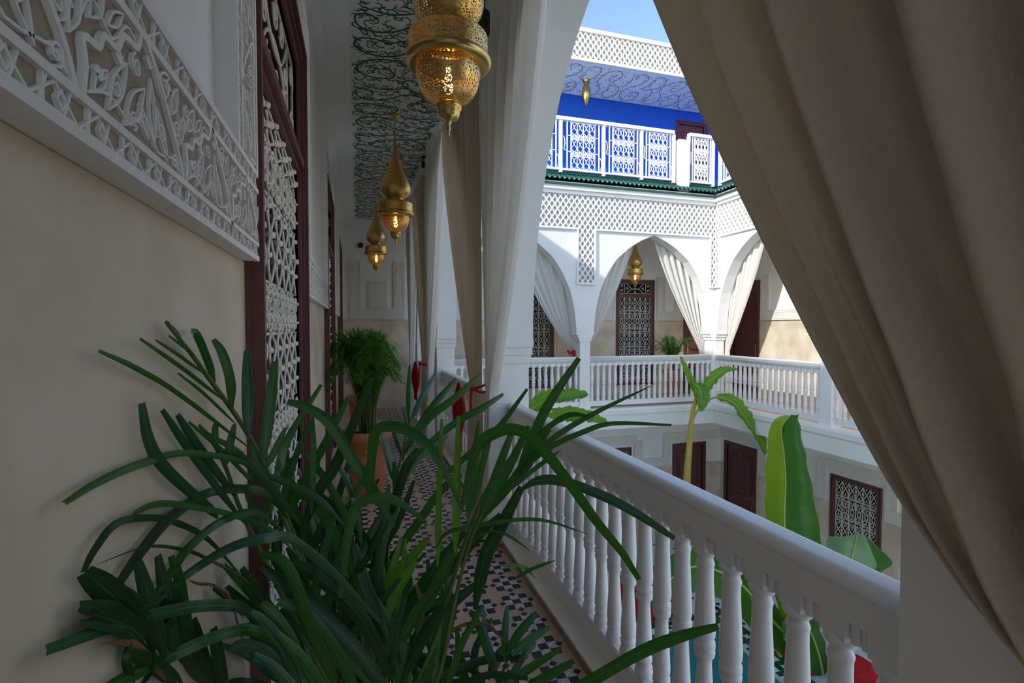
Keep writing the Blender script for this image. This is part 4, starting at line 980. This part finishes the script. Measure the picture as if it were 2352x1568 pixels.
for pp, w_, d0, d1, mt in [([(938,975),(938,900),(941,839)],11,1.5,1.6,L), ([(943,968),(970,910),(1002,855)],15,1.5,1.65,LU), ([(923,1050),(985,945),(1048,870)],19,1.45,1.6,L), ([(925,1030),(990,955),(1050,910),(1104,857)],21,1.4,1.55,L),
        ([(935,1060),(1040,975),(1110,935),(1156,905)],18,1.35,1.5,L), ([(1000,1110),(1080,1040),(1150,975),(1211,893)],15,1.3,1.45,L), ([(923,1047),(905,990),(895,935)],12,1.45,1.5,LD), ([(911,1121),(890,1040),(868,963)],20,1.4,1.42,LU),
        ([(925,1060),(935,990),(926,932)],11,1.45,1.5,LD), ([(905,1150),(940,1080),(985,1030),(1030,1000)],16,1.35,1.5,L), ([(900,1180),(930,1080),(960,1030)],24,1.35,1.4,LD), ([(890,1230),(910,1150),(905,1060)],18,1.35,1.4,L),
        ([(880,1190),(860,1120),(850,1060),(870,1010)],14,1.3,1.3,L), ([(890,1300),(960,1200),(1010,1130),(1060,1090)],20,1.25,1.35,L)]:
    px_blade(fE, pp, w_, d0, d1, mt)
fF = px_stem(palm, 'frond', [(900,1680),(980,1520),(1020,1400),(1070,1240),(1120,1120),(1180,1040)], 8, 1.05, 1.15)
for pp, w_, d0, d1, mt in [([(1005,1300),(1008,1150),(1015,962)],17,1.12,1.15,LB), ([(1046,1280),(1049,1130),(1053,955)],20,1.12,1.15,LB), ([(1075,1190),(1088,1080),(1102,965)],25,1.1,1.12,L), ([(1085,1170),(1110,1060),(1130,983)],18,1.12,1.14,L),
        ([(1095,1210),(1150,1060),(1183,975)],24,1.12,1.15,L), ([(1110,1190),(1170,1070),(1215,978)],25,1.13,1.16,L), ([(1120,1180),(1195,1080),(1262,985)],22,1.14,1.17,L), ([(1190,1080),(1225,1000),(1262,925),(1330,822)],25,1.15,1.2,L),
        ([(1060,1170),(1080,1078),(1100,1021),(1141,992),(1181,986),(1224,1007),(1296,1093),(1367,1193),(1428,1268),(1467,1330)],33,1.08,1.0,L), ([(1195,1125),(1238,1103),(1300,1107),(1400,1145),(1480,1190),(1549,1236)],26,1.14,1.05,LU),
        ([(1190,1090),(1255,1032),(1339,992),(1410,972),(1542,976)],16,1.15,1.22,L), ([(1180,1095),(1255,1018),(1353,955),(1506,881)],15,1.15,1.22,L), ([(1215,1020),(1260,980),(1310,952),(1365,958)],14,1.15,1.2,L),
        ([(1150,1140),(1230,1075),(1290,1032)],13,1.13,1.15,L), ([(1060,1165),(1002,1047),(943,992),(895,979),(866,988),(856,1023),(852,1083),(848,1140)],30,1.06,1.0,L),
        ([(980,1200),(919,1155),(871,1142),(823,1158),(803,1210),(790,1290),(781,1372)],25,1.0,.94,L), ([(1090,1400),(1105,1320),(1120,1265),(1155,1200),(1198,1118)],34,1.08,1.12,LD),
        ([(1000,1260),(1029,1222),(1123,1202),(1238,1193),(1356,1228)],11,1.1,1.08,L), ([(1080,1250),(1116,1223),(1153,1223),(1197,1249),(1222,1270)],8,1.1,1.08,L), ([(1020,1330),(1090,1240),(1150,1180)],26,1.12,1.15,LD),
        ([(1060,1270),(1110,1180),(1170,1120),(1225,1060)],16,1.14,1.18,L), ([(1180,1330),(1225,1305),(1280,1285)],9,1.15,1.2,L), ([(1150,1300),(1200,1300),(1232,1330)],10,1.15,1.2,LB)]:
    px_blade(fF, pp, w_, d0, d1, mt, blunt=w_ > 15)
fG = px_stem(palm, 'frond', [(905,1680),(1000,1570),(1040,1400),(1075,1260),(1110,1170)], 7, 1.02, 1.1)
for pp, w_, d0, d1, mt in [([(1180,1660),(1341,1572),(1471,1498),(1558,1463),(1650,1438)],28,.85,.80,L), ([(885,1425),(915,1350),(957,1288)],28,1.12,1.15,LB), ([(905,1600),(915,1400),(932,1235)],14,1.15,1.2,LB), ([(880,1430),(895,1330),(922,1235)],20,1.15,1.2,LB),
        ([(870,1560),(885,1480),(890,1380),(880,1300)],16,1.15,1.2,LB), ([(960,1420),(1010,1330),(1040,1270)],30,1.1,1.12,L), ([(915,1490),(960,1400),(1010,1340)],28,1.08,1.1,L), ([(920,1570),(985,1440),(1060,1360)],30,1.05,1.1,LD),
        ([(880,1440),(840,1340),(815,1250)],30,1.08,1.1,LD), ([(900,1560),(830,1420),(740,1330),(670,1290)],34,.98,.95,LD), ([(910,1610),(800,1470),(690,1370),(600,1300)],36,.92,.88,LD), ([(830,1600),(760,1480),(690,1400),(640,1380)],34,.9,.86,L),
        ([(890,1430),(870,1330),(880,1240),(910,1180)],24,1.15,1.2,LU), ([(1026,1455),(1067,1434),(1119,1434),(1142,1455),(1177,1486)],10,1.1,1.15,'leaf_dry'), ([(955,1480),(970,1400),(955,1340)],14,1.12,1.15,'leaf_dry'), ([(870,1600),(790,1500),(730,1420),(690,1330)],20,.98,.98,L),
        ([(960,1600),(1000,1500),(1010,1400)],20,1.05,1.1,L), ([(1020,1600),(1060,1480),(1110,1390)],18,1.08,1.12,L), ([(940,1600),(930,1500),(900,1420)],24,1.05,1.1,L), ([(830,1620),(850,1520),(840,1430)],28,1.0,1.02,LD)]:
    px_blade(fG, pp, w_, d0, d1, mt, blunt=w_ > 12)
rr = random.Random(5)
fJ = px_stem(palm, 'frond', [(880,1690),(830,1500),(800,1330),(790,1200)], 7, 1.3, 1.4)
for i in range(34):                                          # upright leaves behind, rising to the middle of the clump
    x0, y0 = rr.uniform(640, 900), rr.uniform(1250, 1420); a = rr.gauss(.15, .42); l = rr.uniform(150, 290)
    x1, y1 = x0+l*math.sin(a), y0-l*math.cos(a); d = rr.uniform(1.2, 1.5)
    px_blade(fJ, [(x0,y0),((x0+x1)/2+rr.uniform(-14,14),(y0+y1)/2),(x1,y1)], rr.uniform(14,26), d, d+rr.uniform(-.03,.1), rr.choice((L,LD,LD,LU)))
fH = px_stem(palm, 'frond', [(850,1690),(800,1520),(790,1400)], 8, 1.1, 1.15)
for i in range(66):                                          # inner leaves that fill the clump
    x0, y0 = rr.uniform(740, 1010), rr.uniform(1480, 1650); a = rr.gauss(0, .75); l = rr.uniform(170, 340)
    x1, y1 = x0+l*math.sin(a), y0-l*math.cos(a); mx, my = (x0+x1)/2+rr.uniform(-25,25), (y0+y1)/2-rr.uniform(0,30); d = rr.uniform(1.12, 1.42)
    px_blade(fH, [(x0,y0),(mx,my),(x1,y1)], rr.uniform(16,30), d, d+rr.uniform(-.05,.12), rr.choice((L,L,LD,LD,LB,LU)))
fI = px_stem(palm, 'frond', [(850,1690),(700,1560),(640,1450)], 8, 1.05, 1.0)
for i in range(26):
    x0, y0 = rr.uniform(640, 860), rr.uniform(1440, 1620); a = rr.gauss(-.55, .5); l = rr.uniform(150, 300)
    x1, y1 = x0+l*math.sin(a), y0-l*math.cos(a); d = rr.uniform(.95, 1.15)
    px_blade(fI, [(x0,y0),((x0+x1)/2+rr.uniform(-20,20),(y0+y1)/2-20),(x1,y1)], rr.uniform(16,30), d, d+rr.uniform(-.1,.05), rr.choice((L,LD,LD,LU)))
# small palm low on the right of it
low = empty('potted_palm', (.52, 1.42, 0), 'low palm shoot beside the marble kerb', 'potted plant')
pot(low, .50, 1.36, 0, .30, .13)
f1 = px_stem(low, 'frond', [(1120,1700),(1150,1560),(1180,1480)], 5, 1.35, 1.42)
for pp, w_, mt in [([(1120,1600),(1200,1545),(1290,1488)],24,L), ([(1140,1640),(1230,1570),(1318,1518)],26,L), ([(1160,1520),(1160,1450),(1165,1391)],20,L), ([(1165,1500),(1195,1450),(1233,1406)],22,L), ([(1175,1505),(1215,1470),(1262,1440)],22,L),
        ([(1140,1530),(1115,1460),(1112,1400)],18,LU), ([(1100,1600),(1090,1500),(1130,1420)],22,LU), ([(1120,1560),(1150,1500),(1190,1470)],28,LD), ([(1090,1620),(1060,1530),(1050,1450)],22,L), ([(1150,1600),(1200,1510),(1230,1480)],18,LU), ([(1130,1540),(1100,1440),(1080,1400)],16,L)]:
    px_blade(f1, pp, w_, 1.35, 1.45, mt)
# dark plant against the wall, lower left
dk = empty('potted_palm', (-.10, .78, 0), 'dark fan-leaved plant against the lower left wall', 'potted plant')
pot(dk, -.09, .80, 0, .34, .13)
f2 = px_stem(dk, 'frond', [(470,1700),(400,1560),(330,1470)], 5, .84, .76)
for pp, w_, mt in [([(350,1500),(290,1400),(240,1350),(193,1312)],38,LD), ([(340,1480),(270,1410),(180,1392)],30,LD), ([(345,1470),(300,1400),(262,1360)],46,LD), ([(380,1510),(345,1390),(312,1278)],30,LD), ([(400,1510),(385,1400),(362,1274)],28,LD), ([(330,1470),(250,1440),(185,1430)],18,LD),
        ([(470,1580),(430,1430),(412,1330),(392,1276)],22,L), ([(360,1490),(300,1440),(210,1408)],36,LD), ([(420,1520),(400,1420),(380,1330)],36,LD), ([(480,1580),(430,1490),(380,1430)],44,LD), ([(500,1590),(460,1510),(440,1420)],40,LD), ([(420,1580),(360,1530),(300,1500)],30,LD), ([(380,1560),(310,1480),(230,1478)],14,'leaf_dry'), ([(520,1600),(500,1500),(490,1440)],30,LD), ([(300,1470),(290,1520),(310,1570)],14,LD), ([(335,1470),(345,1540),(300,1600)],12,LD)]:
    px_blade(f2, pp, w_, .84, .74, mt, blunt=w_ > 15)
# ---------- feathery areca palms
def areca(name, x, y, z0, h, r, H, spread, nf, nl, label, seed, ring=False):
    e = empty(name, (x, y, z0), label, 'potted plant'); pot(e, x, y, z0, h, r, ring); rnd = random.Random(seed); zb = z0+h*.92
    for i in range(nf):
        a = rnd.uniform(0, 2*PI); tilt = rnd.uniform(.05, 1) * spread; hh = H*rnd.uniform(.62, 1.0); dx, dy = math.cos(a), math.sin(a)
        bx, by = x+dx*r*.35*rnd.random(), y+dy*r*.35*rnd.random()
        P = cat_rom([V3(bx,by,zb), V3(bx+dx*tilt*.18,by+dy*tilt*.18,zb+hh*.5), V3(bx+dx*tilt*.62,by+dy*tilt*.62,zb+hh*.92), V3(bx+dx*tilt*1.05,by+dy*tilt*1.05,zb+hh*(.98-.25*tilt/spread))], 5)
        if y < 8: P = [V3(max(q.x,-.225), q.y, q.z) for q in P]
        b = MB(); k = len(P); b.tube(P, [.006*(1-.7*j/(k-1)) for j in range(k)], 5)
        b.cur = 1; side = V3(-dy, dx, 0)
        for j in range(nl):
            q = .26+.74*j/(nl-1); f_ = q*(k-1); i0 = min(int(f_), k-2); p = P[i0].lerp(P[i0+1], f_-i0); t = (P[i0+1]-P[i0]).normalized()
            for s_ in (-1, 1):
                l = .20*H/.9*(1-.55*abs(q-.6)/.4)*rnd.uniform(.8,1.15); d = (t*.8+side*s_*.8+V3(0,0,.18)).normalized()
                m = p+d*l*.55; tp = p+d*l+V3(0,0,-.22*l)
                if y < 8: p.x = max(p.x,-.235); m.x = max(m.x,-.235); tp.x = max(tp.x,-.235)
                wv = d.cross(V3(0,0,1)).normalized()*.0055
                b.add([p-wv*.4, p+wv*.4, m+wv, m-wv, tp], [(0,1,2,3),(3,2,4)])
        b.build('frond', ['stem','areca'], e)
    return e
areca('potted_palm', .085, 4.60, 0, .61, .195, .92, .36, 64, 26, 'bushy areca palm in the nearer terracotta pot of the corridor', 21, True)
areca('potted_palm', .075, 7.05, 0, .60, .19, .92, .30, 40, 20, 'areca palm in the farther terracotta pot of the corridor', 22)
areca('potted_palm', 6.31, 9.15, 0, .62, .19, .78, .50, 44, 18, 'areca palm in a terracotta pot by the far gallery door', 23)
# ---------- banana plants of the court
def banana_leaf(parent, mid, w_, nrm, mt='banana', rag=0, cup=.18, pw=.55, sd=0):
    """mid: 3-D midrib points; nrm: rough direction the blade faces"""
    P = cat_rom(mid, 8); k = len(P); rnd = random.Random(sd); nrm = Vector(nrm).normalized(); b = MB(); m = 5; vs = []; fs = []
    for i in range(k):
        t = (P[min(i+1,k-1)]-P[max(i-1,0)]).normalized(); a = t.cross(nrm).normalized(); n = a.cross(t)
        q = i/(k-1); pr = (math.sin(PI*min(1,max(0,q*.96+.04))**.8))**pw if q < 1 else 0
        for j in range(-m, m+1):
            x = j/m; cut = 1-(rag*rnd.random()*(abs(x) > .7)); wave = .02*math.sin(q*38+x*3)*abs(x)
            vs.append(P[i] + a*w_/2*pr*x*cut + n*(cup*w_*pr*abs(x)**1.3+wave*w_*2))
    for i in range(k-1):
        for j in range(2*m): s0 = i*(2*m+1)+j; fs.append((s0, s0+1, s0+2*m+2, s0+2*m+1))
    b.add(vs, fs); lf = b.build('leaf', mt, parent, smooth=True)
    b = MB(); b.tube([p-nrm*.004 for p in P], [w_*.045*(1-.8*i/(k-1)) for i in range(k)], 6); b.build('midrib', 'banana_rib', lf, smooth=True); return lf
toCam = lambda p: (EYE-p).normalized()
# tall one with the yellow stem
g1 = at(1578, 1120, 9.3); base = V3(g1.x, g1.y, gz)
bn = empty('banana_plant', base, 'tall banana plant with a yellow stem in front of door 2', 'banana plant', 'banana plants of the court')
P = [base, at(1577,1130,9.3), at(1582,1040,9.3), at(1590,955,9.3), at(1602,905,9.3)]
b = MB(); cp = cat_rom(P, 6); b.tube(cp, [.085*(1-.62*i/(len(cp)-1)) for i in range(len(cp))], 10); b.build('stem', 'banana_stem', bn, smooth=True)
b = MB(); b.tube(cat_rom([at(1592,960,9.3), at(1615,925,9.25), at(1648,910,9.1)]), .018, 6); b.build('leaf_stalk', 'banana_rib', bn, smooth=True)
for pts, w_, nr, rg in [([at(1606,930,9.3), at(1590,890,9.25), at(1572,850,9.2), at(1562,818,9.2)], .26, (.45,-.85,.1), .25), ([at(1592,880,9.3), at(1605,890,9.1), at(1612,915,8.95), at(1608,946,8.9)], .30, (-.1,-.9,.3), .2),
        ([at(1610,908,9.3), at(1632,875,9.3), at(1662,852,9.25), at(1695,848,9.2)], .24, (.0,-.7,.7), .35), ([at(1646,911,9.2), at(1685,925,9.1), at(1715,965,9.0), at(1745,1010,8.95), at(1757,1046,8.9)], .30, (-.1,-.75,.55), .35)]:
    banana_leaf(bn, pts, w_, nr, rag=rg, sd=int(w_*1000))
# leaves of the plant by the near corner of the court, left
pb = V3(3.35, 7.35, gz); bl = empty('banana_plant', pb, 'banana plant whose two torn leaves rise over the railing by the first pillar', 'banana plant', 'banana plants of the court')
b = MB(); cp = cat_rom([pb, V3(3.3,7.33,-1.6), V3(3.05,7.25,-.55)], 6); b.tube(cp, [.09*(1-.5*i/(len(cp)-1)) for i in range(len(cp))], 10); b.build('stem', 'banana_stem', bl, smooth=True)
b = MB(); b.tube(cat_rom([V3(3.05,7.25,-.6), V3(2.75,7.1,-.1), at(1215,948,7.3)]), .02, 6); b.tube(cat_rom([V3(3.05,7.25,-.6), V3(2.85,7.1,-.2), at(1252,968,7.2)]), .02, 6); b.build('leaf_stalk', 'banana_rib', bl, smooth=True)
banana_leaf(bl, [at(1218,942,7.3), at(1255,918,7.3), at(1300,910,7.3), at(1352,906,7.3)], .30, (0,-.75,.65), rag=.35, sd=3, pw=.4)
banana_leaf(bl, [at(1254,966,7.2), at(1300,955,7.2), at(1345,957,7.2), at(1397,972,7.2)], .28, (0,-.75,.65), rag=.3, sd=5, pw=.45)
# big one by the pool
pb = V3(6.16, 5.72, gz); bb = empty('banana_plant', pb, 'large banana plant with a broad upright leaf beside the pool', 'banana plant', 'banana plants of the court')
b = MB(); cp = cat_rom([pb, V3(6.15,5.71,-2.5), V3(6.13,5.70,-1.8)], 6); b.tube(cp, [.10*(1-.5*i/(len(cp)-1)) for i in range(len(cp))], 10); b.build('stem', 'banana_stem', bb, smooth=True)
def fold_leaf(parent, rows, dep, mats, split=.62):
    """leaf folded along its midrib; rows of (left, midrib, right) points seen from the corridor, dep = their distances"""
    b = MB(); n = 6
    tr = [cat_rom([at(r[k][0], r[k][1], dep[k]+.02*math.sin(2.1*i)) for i, r in enumerate(rows)], 6) for k in range(3)]
    K = len(tr[0]); vs = []; fs = []
    for i in range(K):
        Lp, Mp, Rp = tr[0][i], tr[1][i], tr[2][i]; bow = _fw*(.05*math.sin(i*.9)*.4)
        vs += [Lp.lerp(Mp, j/n) + bow*(1-j/n) - _fw*.10*math.sin(PI*j/n) for j in range(n)] + [Mp.lerp(Rp, j/n) + bow*(j/n) - _fw*.10*math.sin(PI*j/n) for j in range(n+1)]
    w_ = 2*n+1; b.v = vs
    for i in range(K-1):
        for j in range(2*n):
            b.f.append((i*w_+j, i*w_+j+1, (i+1)*w_+j+1, (i+1)*w_+j)); b.mi.append(0 if j < n else (1 if j < n+split*n else 2))
    lf = b.build('leaf', mats, parent, smooth=True)
    b = MB(); b.tube([p-_fw*.012 for p in tr[1]], [.006+.014*i/(K-1) for i in range(K)], 6); b.build('midrib', 'banana_rib', lf, smooth=True)
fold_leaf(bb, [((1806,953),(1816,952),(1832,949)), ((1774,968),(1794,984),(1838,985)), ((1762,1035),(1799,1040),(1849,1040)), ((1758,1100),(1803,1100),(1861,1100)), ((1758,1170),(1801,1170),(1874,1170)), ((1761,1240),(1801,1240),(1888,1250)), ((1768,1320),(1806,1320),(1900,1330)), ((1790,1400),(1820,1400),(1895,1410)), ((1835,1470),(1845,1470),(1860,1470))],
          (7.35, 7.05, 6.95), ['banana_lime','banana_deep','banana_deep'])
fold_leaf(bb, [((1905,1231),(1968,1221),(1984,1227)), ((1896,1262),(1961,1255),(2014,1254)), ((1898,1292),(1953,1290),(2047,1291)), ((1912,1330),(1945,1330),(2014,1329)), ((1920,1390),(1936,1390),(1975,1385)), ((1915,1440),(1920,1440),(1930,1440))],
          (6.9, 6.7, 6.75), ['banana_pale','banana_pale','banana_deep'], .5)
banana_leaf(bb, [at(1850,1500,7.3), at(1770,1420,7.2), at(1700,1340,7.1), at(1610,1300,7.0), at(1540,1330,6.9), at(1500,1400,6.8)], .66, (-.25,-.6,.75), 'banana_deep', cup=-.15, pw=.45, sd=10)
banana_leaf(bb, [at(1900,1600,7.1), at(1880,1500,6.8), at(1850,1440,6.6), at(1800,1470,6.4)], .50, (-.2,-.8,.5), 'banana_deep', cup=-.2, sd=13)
b = MB()
for pp in ([(1870,1700),(1860,1560),(1835,1440)], [(1900,1700),(1925,1520),(1932,1400)], [(1860,1700),(1790,1500),(1730,1390)], [(1960,1700),(1950,1560),(1945,1480)]):
    b.tube(cat_rom([at(p[0],p[1],7.2) for p in pp]), .035, 6)
b.build('leaf_stalks', 'banana_rib', bb, smooth=True)

# ================================================================== POOL AND COURT FURNITURE
pool = empty('swimming_pool', (4.0, 5.0, gz), 'teal mosaic plunge pool with a green and white chequered rim', 'pool')
X0, X1, Y0, Y1 = 2.3, 5.72, 2.7, 7.0; rw = .36
b = MB(); b.box(X0, X1, Y0, Y0+rw, gz, gz+.10); b.box(X0, X1, Y1-rw, Y1, gz, gz+.10); b.box(X0, X0+rw, Y0, Y1, gz, gz+.10); b.box(X1-rw, X1, Y0, Y1, gz, gz+.10); b.build('pool_rim', 'court_floor', pool)
b = MB(); b.box(X0+rw-.01, X1-rw+.01, Y0+rw-.01, Y1-rw+.01, gz, gz+.03); b.build('water', 'water', pool)
ins = MB(); n = 0
tm = {}
for nm in ('zellige_green', 'zellige_white'):
    q = MB(); q.box(-.041, .041, -.041, .041, 0, .006); tm[nm] = q.mesh('rim_tile', nm, False, V3(0,0,0))
restg, restw = MB(), MB()
for i in range(int((X1-X0)/.09)):
    for j in range(int((Y1-Y0)/.09)):
        x, y = X0+.045+i*.09, Y0+.045+j*.09
        if X0+rw < x < X1-rw and Y0+rw < y < Y1-rw: continue
        nm = 'zellige_white' if (i % 2 == 0 and j % 2 == 0) else 'zellige_green'
        if (y > Y1-rw and x > 3.7) or (x > X1-rw and y > 4.9): put('rim_tile', tm[nm], (x, y, gz+.10), pool)
        else: (restw if nm == 'zellige_white' else restg).box(x-.041, x+.041, y-.041, y+.041, gz+.10, gz+.106)
tag(restg.build('green_rim_tiles', 'zellige_green', pool), None, kind='stuff'); tag(restw.build('white_rim_tiles', 'zellige_white', pool), None, kind='stuff')
mos = MB(); mosd = MB()
for i in range(58):
    for k in range(2):
        x = X0+rw+.03+i*.047; (mos if (i+k) % 2 else mosd).box(x-.02, x+.02, Y1-rw-.008, Y1-rw+.002, gz+.035+k*.03, gz+.061+k*.03)
tag(mos.build('wall_mosaic', 'pool_tile', pool), None, kind='stuff'); tag(mosd.build('dark_wall_mosaic', 'zellige_green', pool), None, kind='stuff')
def cushion(x, y, z, sx, sy, sz, mt, label, cat='cushion', grp=None, rz=0):
    b = MB(); n = 10
    def P(u, v):
        a = u*2*PI; p = (v-.5)*PI; c, s_ = math.cos(p), math.sin(p); e_ = .45
        f = lambda q: math.copysign(abs(q)**e_, q)
        X, Y = sx/2*f(c)*f(math.cos(a)), sy/2*f(c)*f(math.sin(a))
        return V3(x+X*math.cos(rz)-Y*math.sin(rz), y+X*math.sin(rz)+Y*math.cos(rz), z+sz/2+sz/2*f(s_))
    b.grid(P, 24, n); o = b.build('cushion' if cat == 'cushion' else cat, mt, smooth=True); return tag(o, label, cat, grp)
def sofa(c, L, label, rz=0):
    x, y = c; e = empty('floor_sofa', (x, y, gz), label, 'sofa')
    b = MB(); b.box(x-L/2, x+L/2, y-.35, y+.35, gz, gz+.16); b.build('base', 'wood', e)
    b = MB(); b.box(x-L/2+.01, x+L/2-.01, y-.34, y+.34, gz+.16, gz+.32); s_ = b.build('seat_cushion', 'red', e); m = s_.modifiers.new('bevel', 'BEVEL'); m.width = .04; m.segments = 3
    b = MB(); b.box(x-L/2+.01, x+L/2-.01, y+.22, y+.34, gz+.30, gz+.62); s_ = b.build('back_cushion', 'red', e); m = s_.modifiers.new('bevel', 'BEVEL'); m.width = .04; m.segments = 3
p = atZ(1500, 1372, gz+.3); sofa((p.x, p.y), .9, 'red floor sofa seen between balusters beyond the pool')
p = atZ(1970, 1520, gz+.35); cushion(p.x, p.y, gz, .50, .50, .34, 'red', 'red square floor cushion between the banana stalks', grp='red floor cushions')
p = atZ(1842, 1500, gz+.2); cushion(p.x, p.y, gz, .42, .42, .26, 'red', 'small red floor cushion left of the banana stalks', grp='red floor cushions')
p = atZ(2062, 1345, gz+.5); cushion(p.x, p.y, gz, .6, .6, .45, 'red', 'red cushion against the right ground floor wall', grp='red floor cushions')
def pouf(px, py, label, r=.26):
    p = atZ(px, py, gz+.25); e = empty('leather_pouf', (p.x, p.y, gz), label, 'pouf', 'maroon leather poufs')
    prof = [(.0,0),(r*.75,.0),(r*.98,.10),(r,.19),(r*.9,.29),(r*.6,.36),(0,.38)]
    b = MB(); b.lathe((p.x,p.y,gz), smooth_prof(prof,3), 20); b.build('body', 'pouf', e, smooth=True)
    b = MB(); sp_ = smooth_prof(prof,3)
    for i in range(8):
        a = 2*PI*i/8; b.tube([V3(p.x+(q[0]+.003)*math.cos(a), p.y+(q[0]+.003)*math.sin(a), gz+q[1]) for q in sp_[4:-2]], .006, 4)
    for z, q in ((.12,.99),(.27,.93)): b.tube([V3(p.x+(r*q+.004)*math.cos(a), p.y+(r*q+.004)*math.sin(a), gz+z) for a in [2*PI*i/20 for i in range(21)]], .006, 4)
    b.build('stitching', 'thread', e)
pouf(1832, 1432, 'maroon stitched pouf between the banana leaves')
pouf(2060, 1625, 'maroon stitched pouf at the lower right end of the near balustrade')
p = atZ(1618, 1282, gz+.1); b = MB(); b.lathe((p.x,p.y,gz), smooth_prof([(0,0),(.10,0),(.15,.10),(.14,.2),(.07,.27),(.05,.30),(.07,.33)],3), 16)
tag(b.build('clay_jar', 'terracotta', smooth=True), 'small dark clay jar on the court floor beside the banana leaf', 'jar')
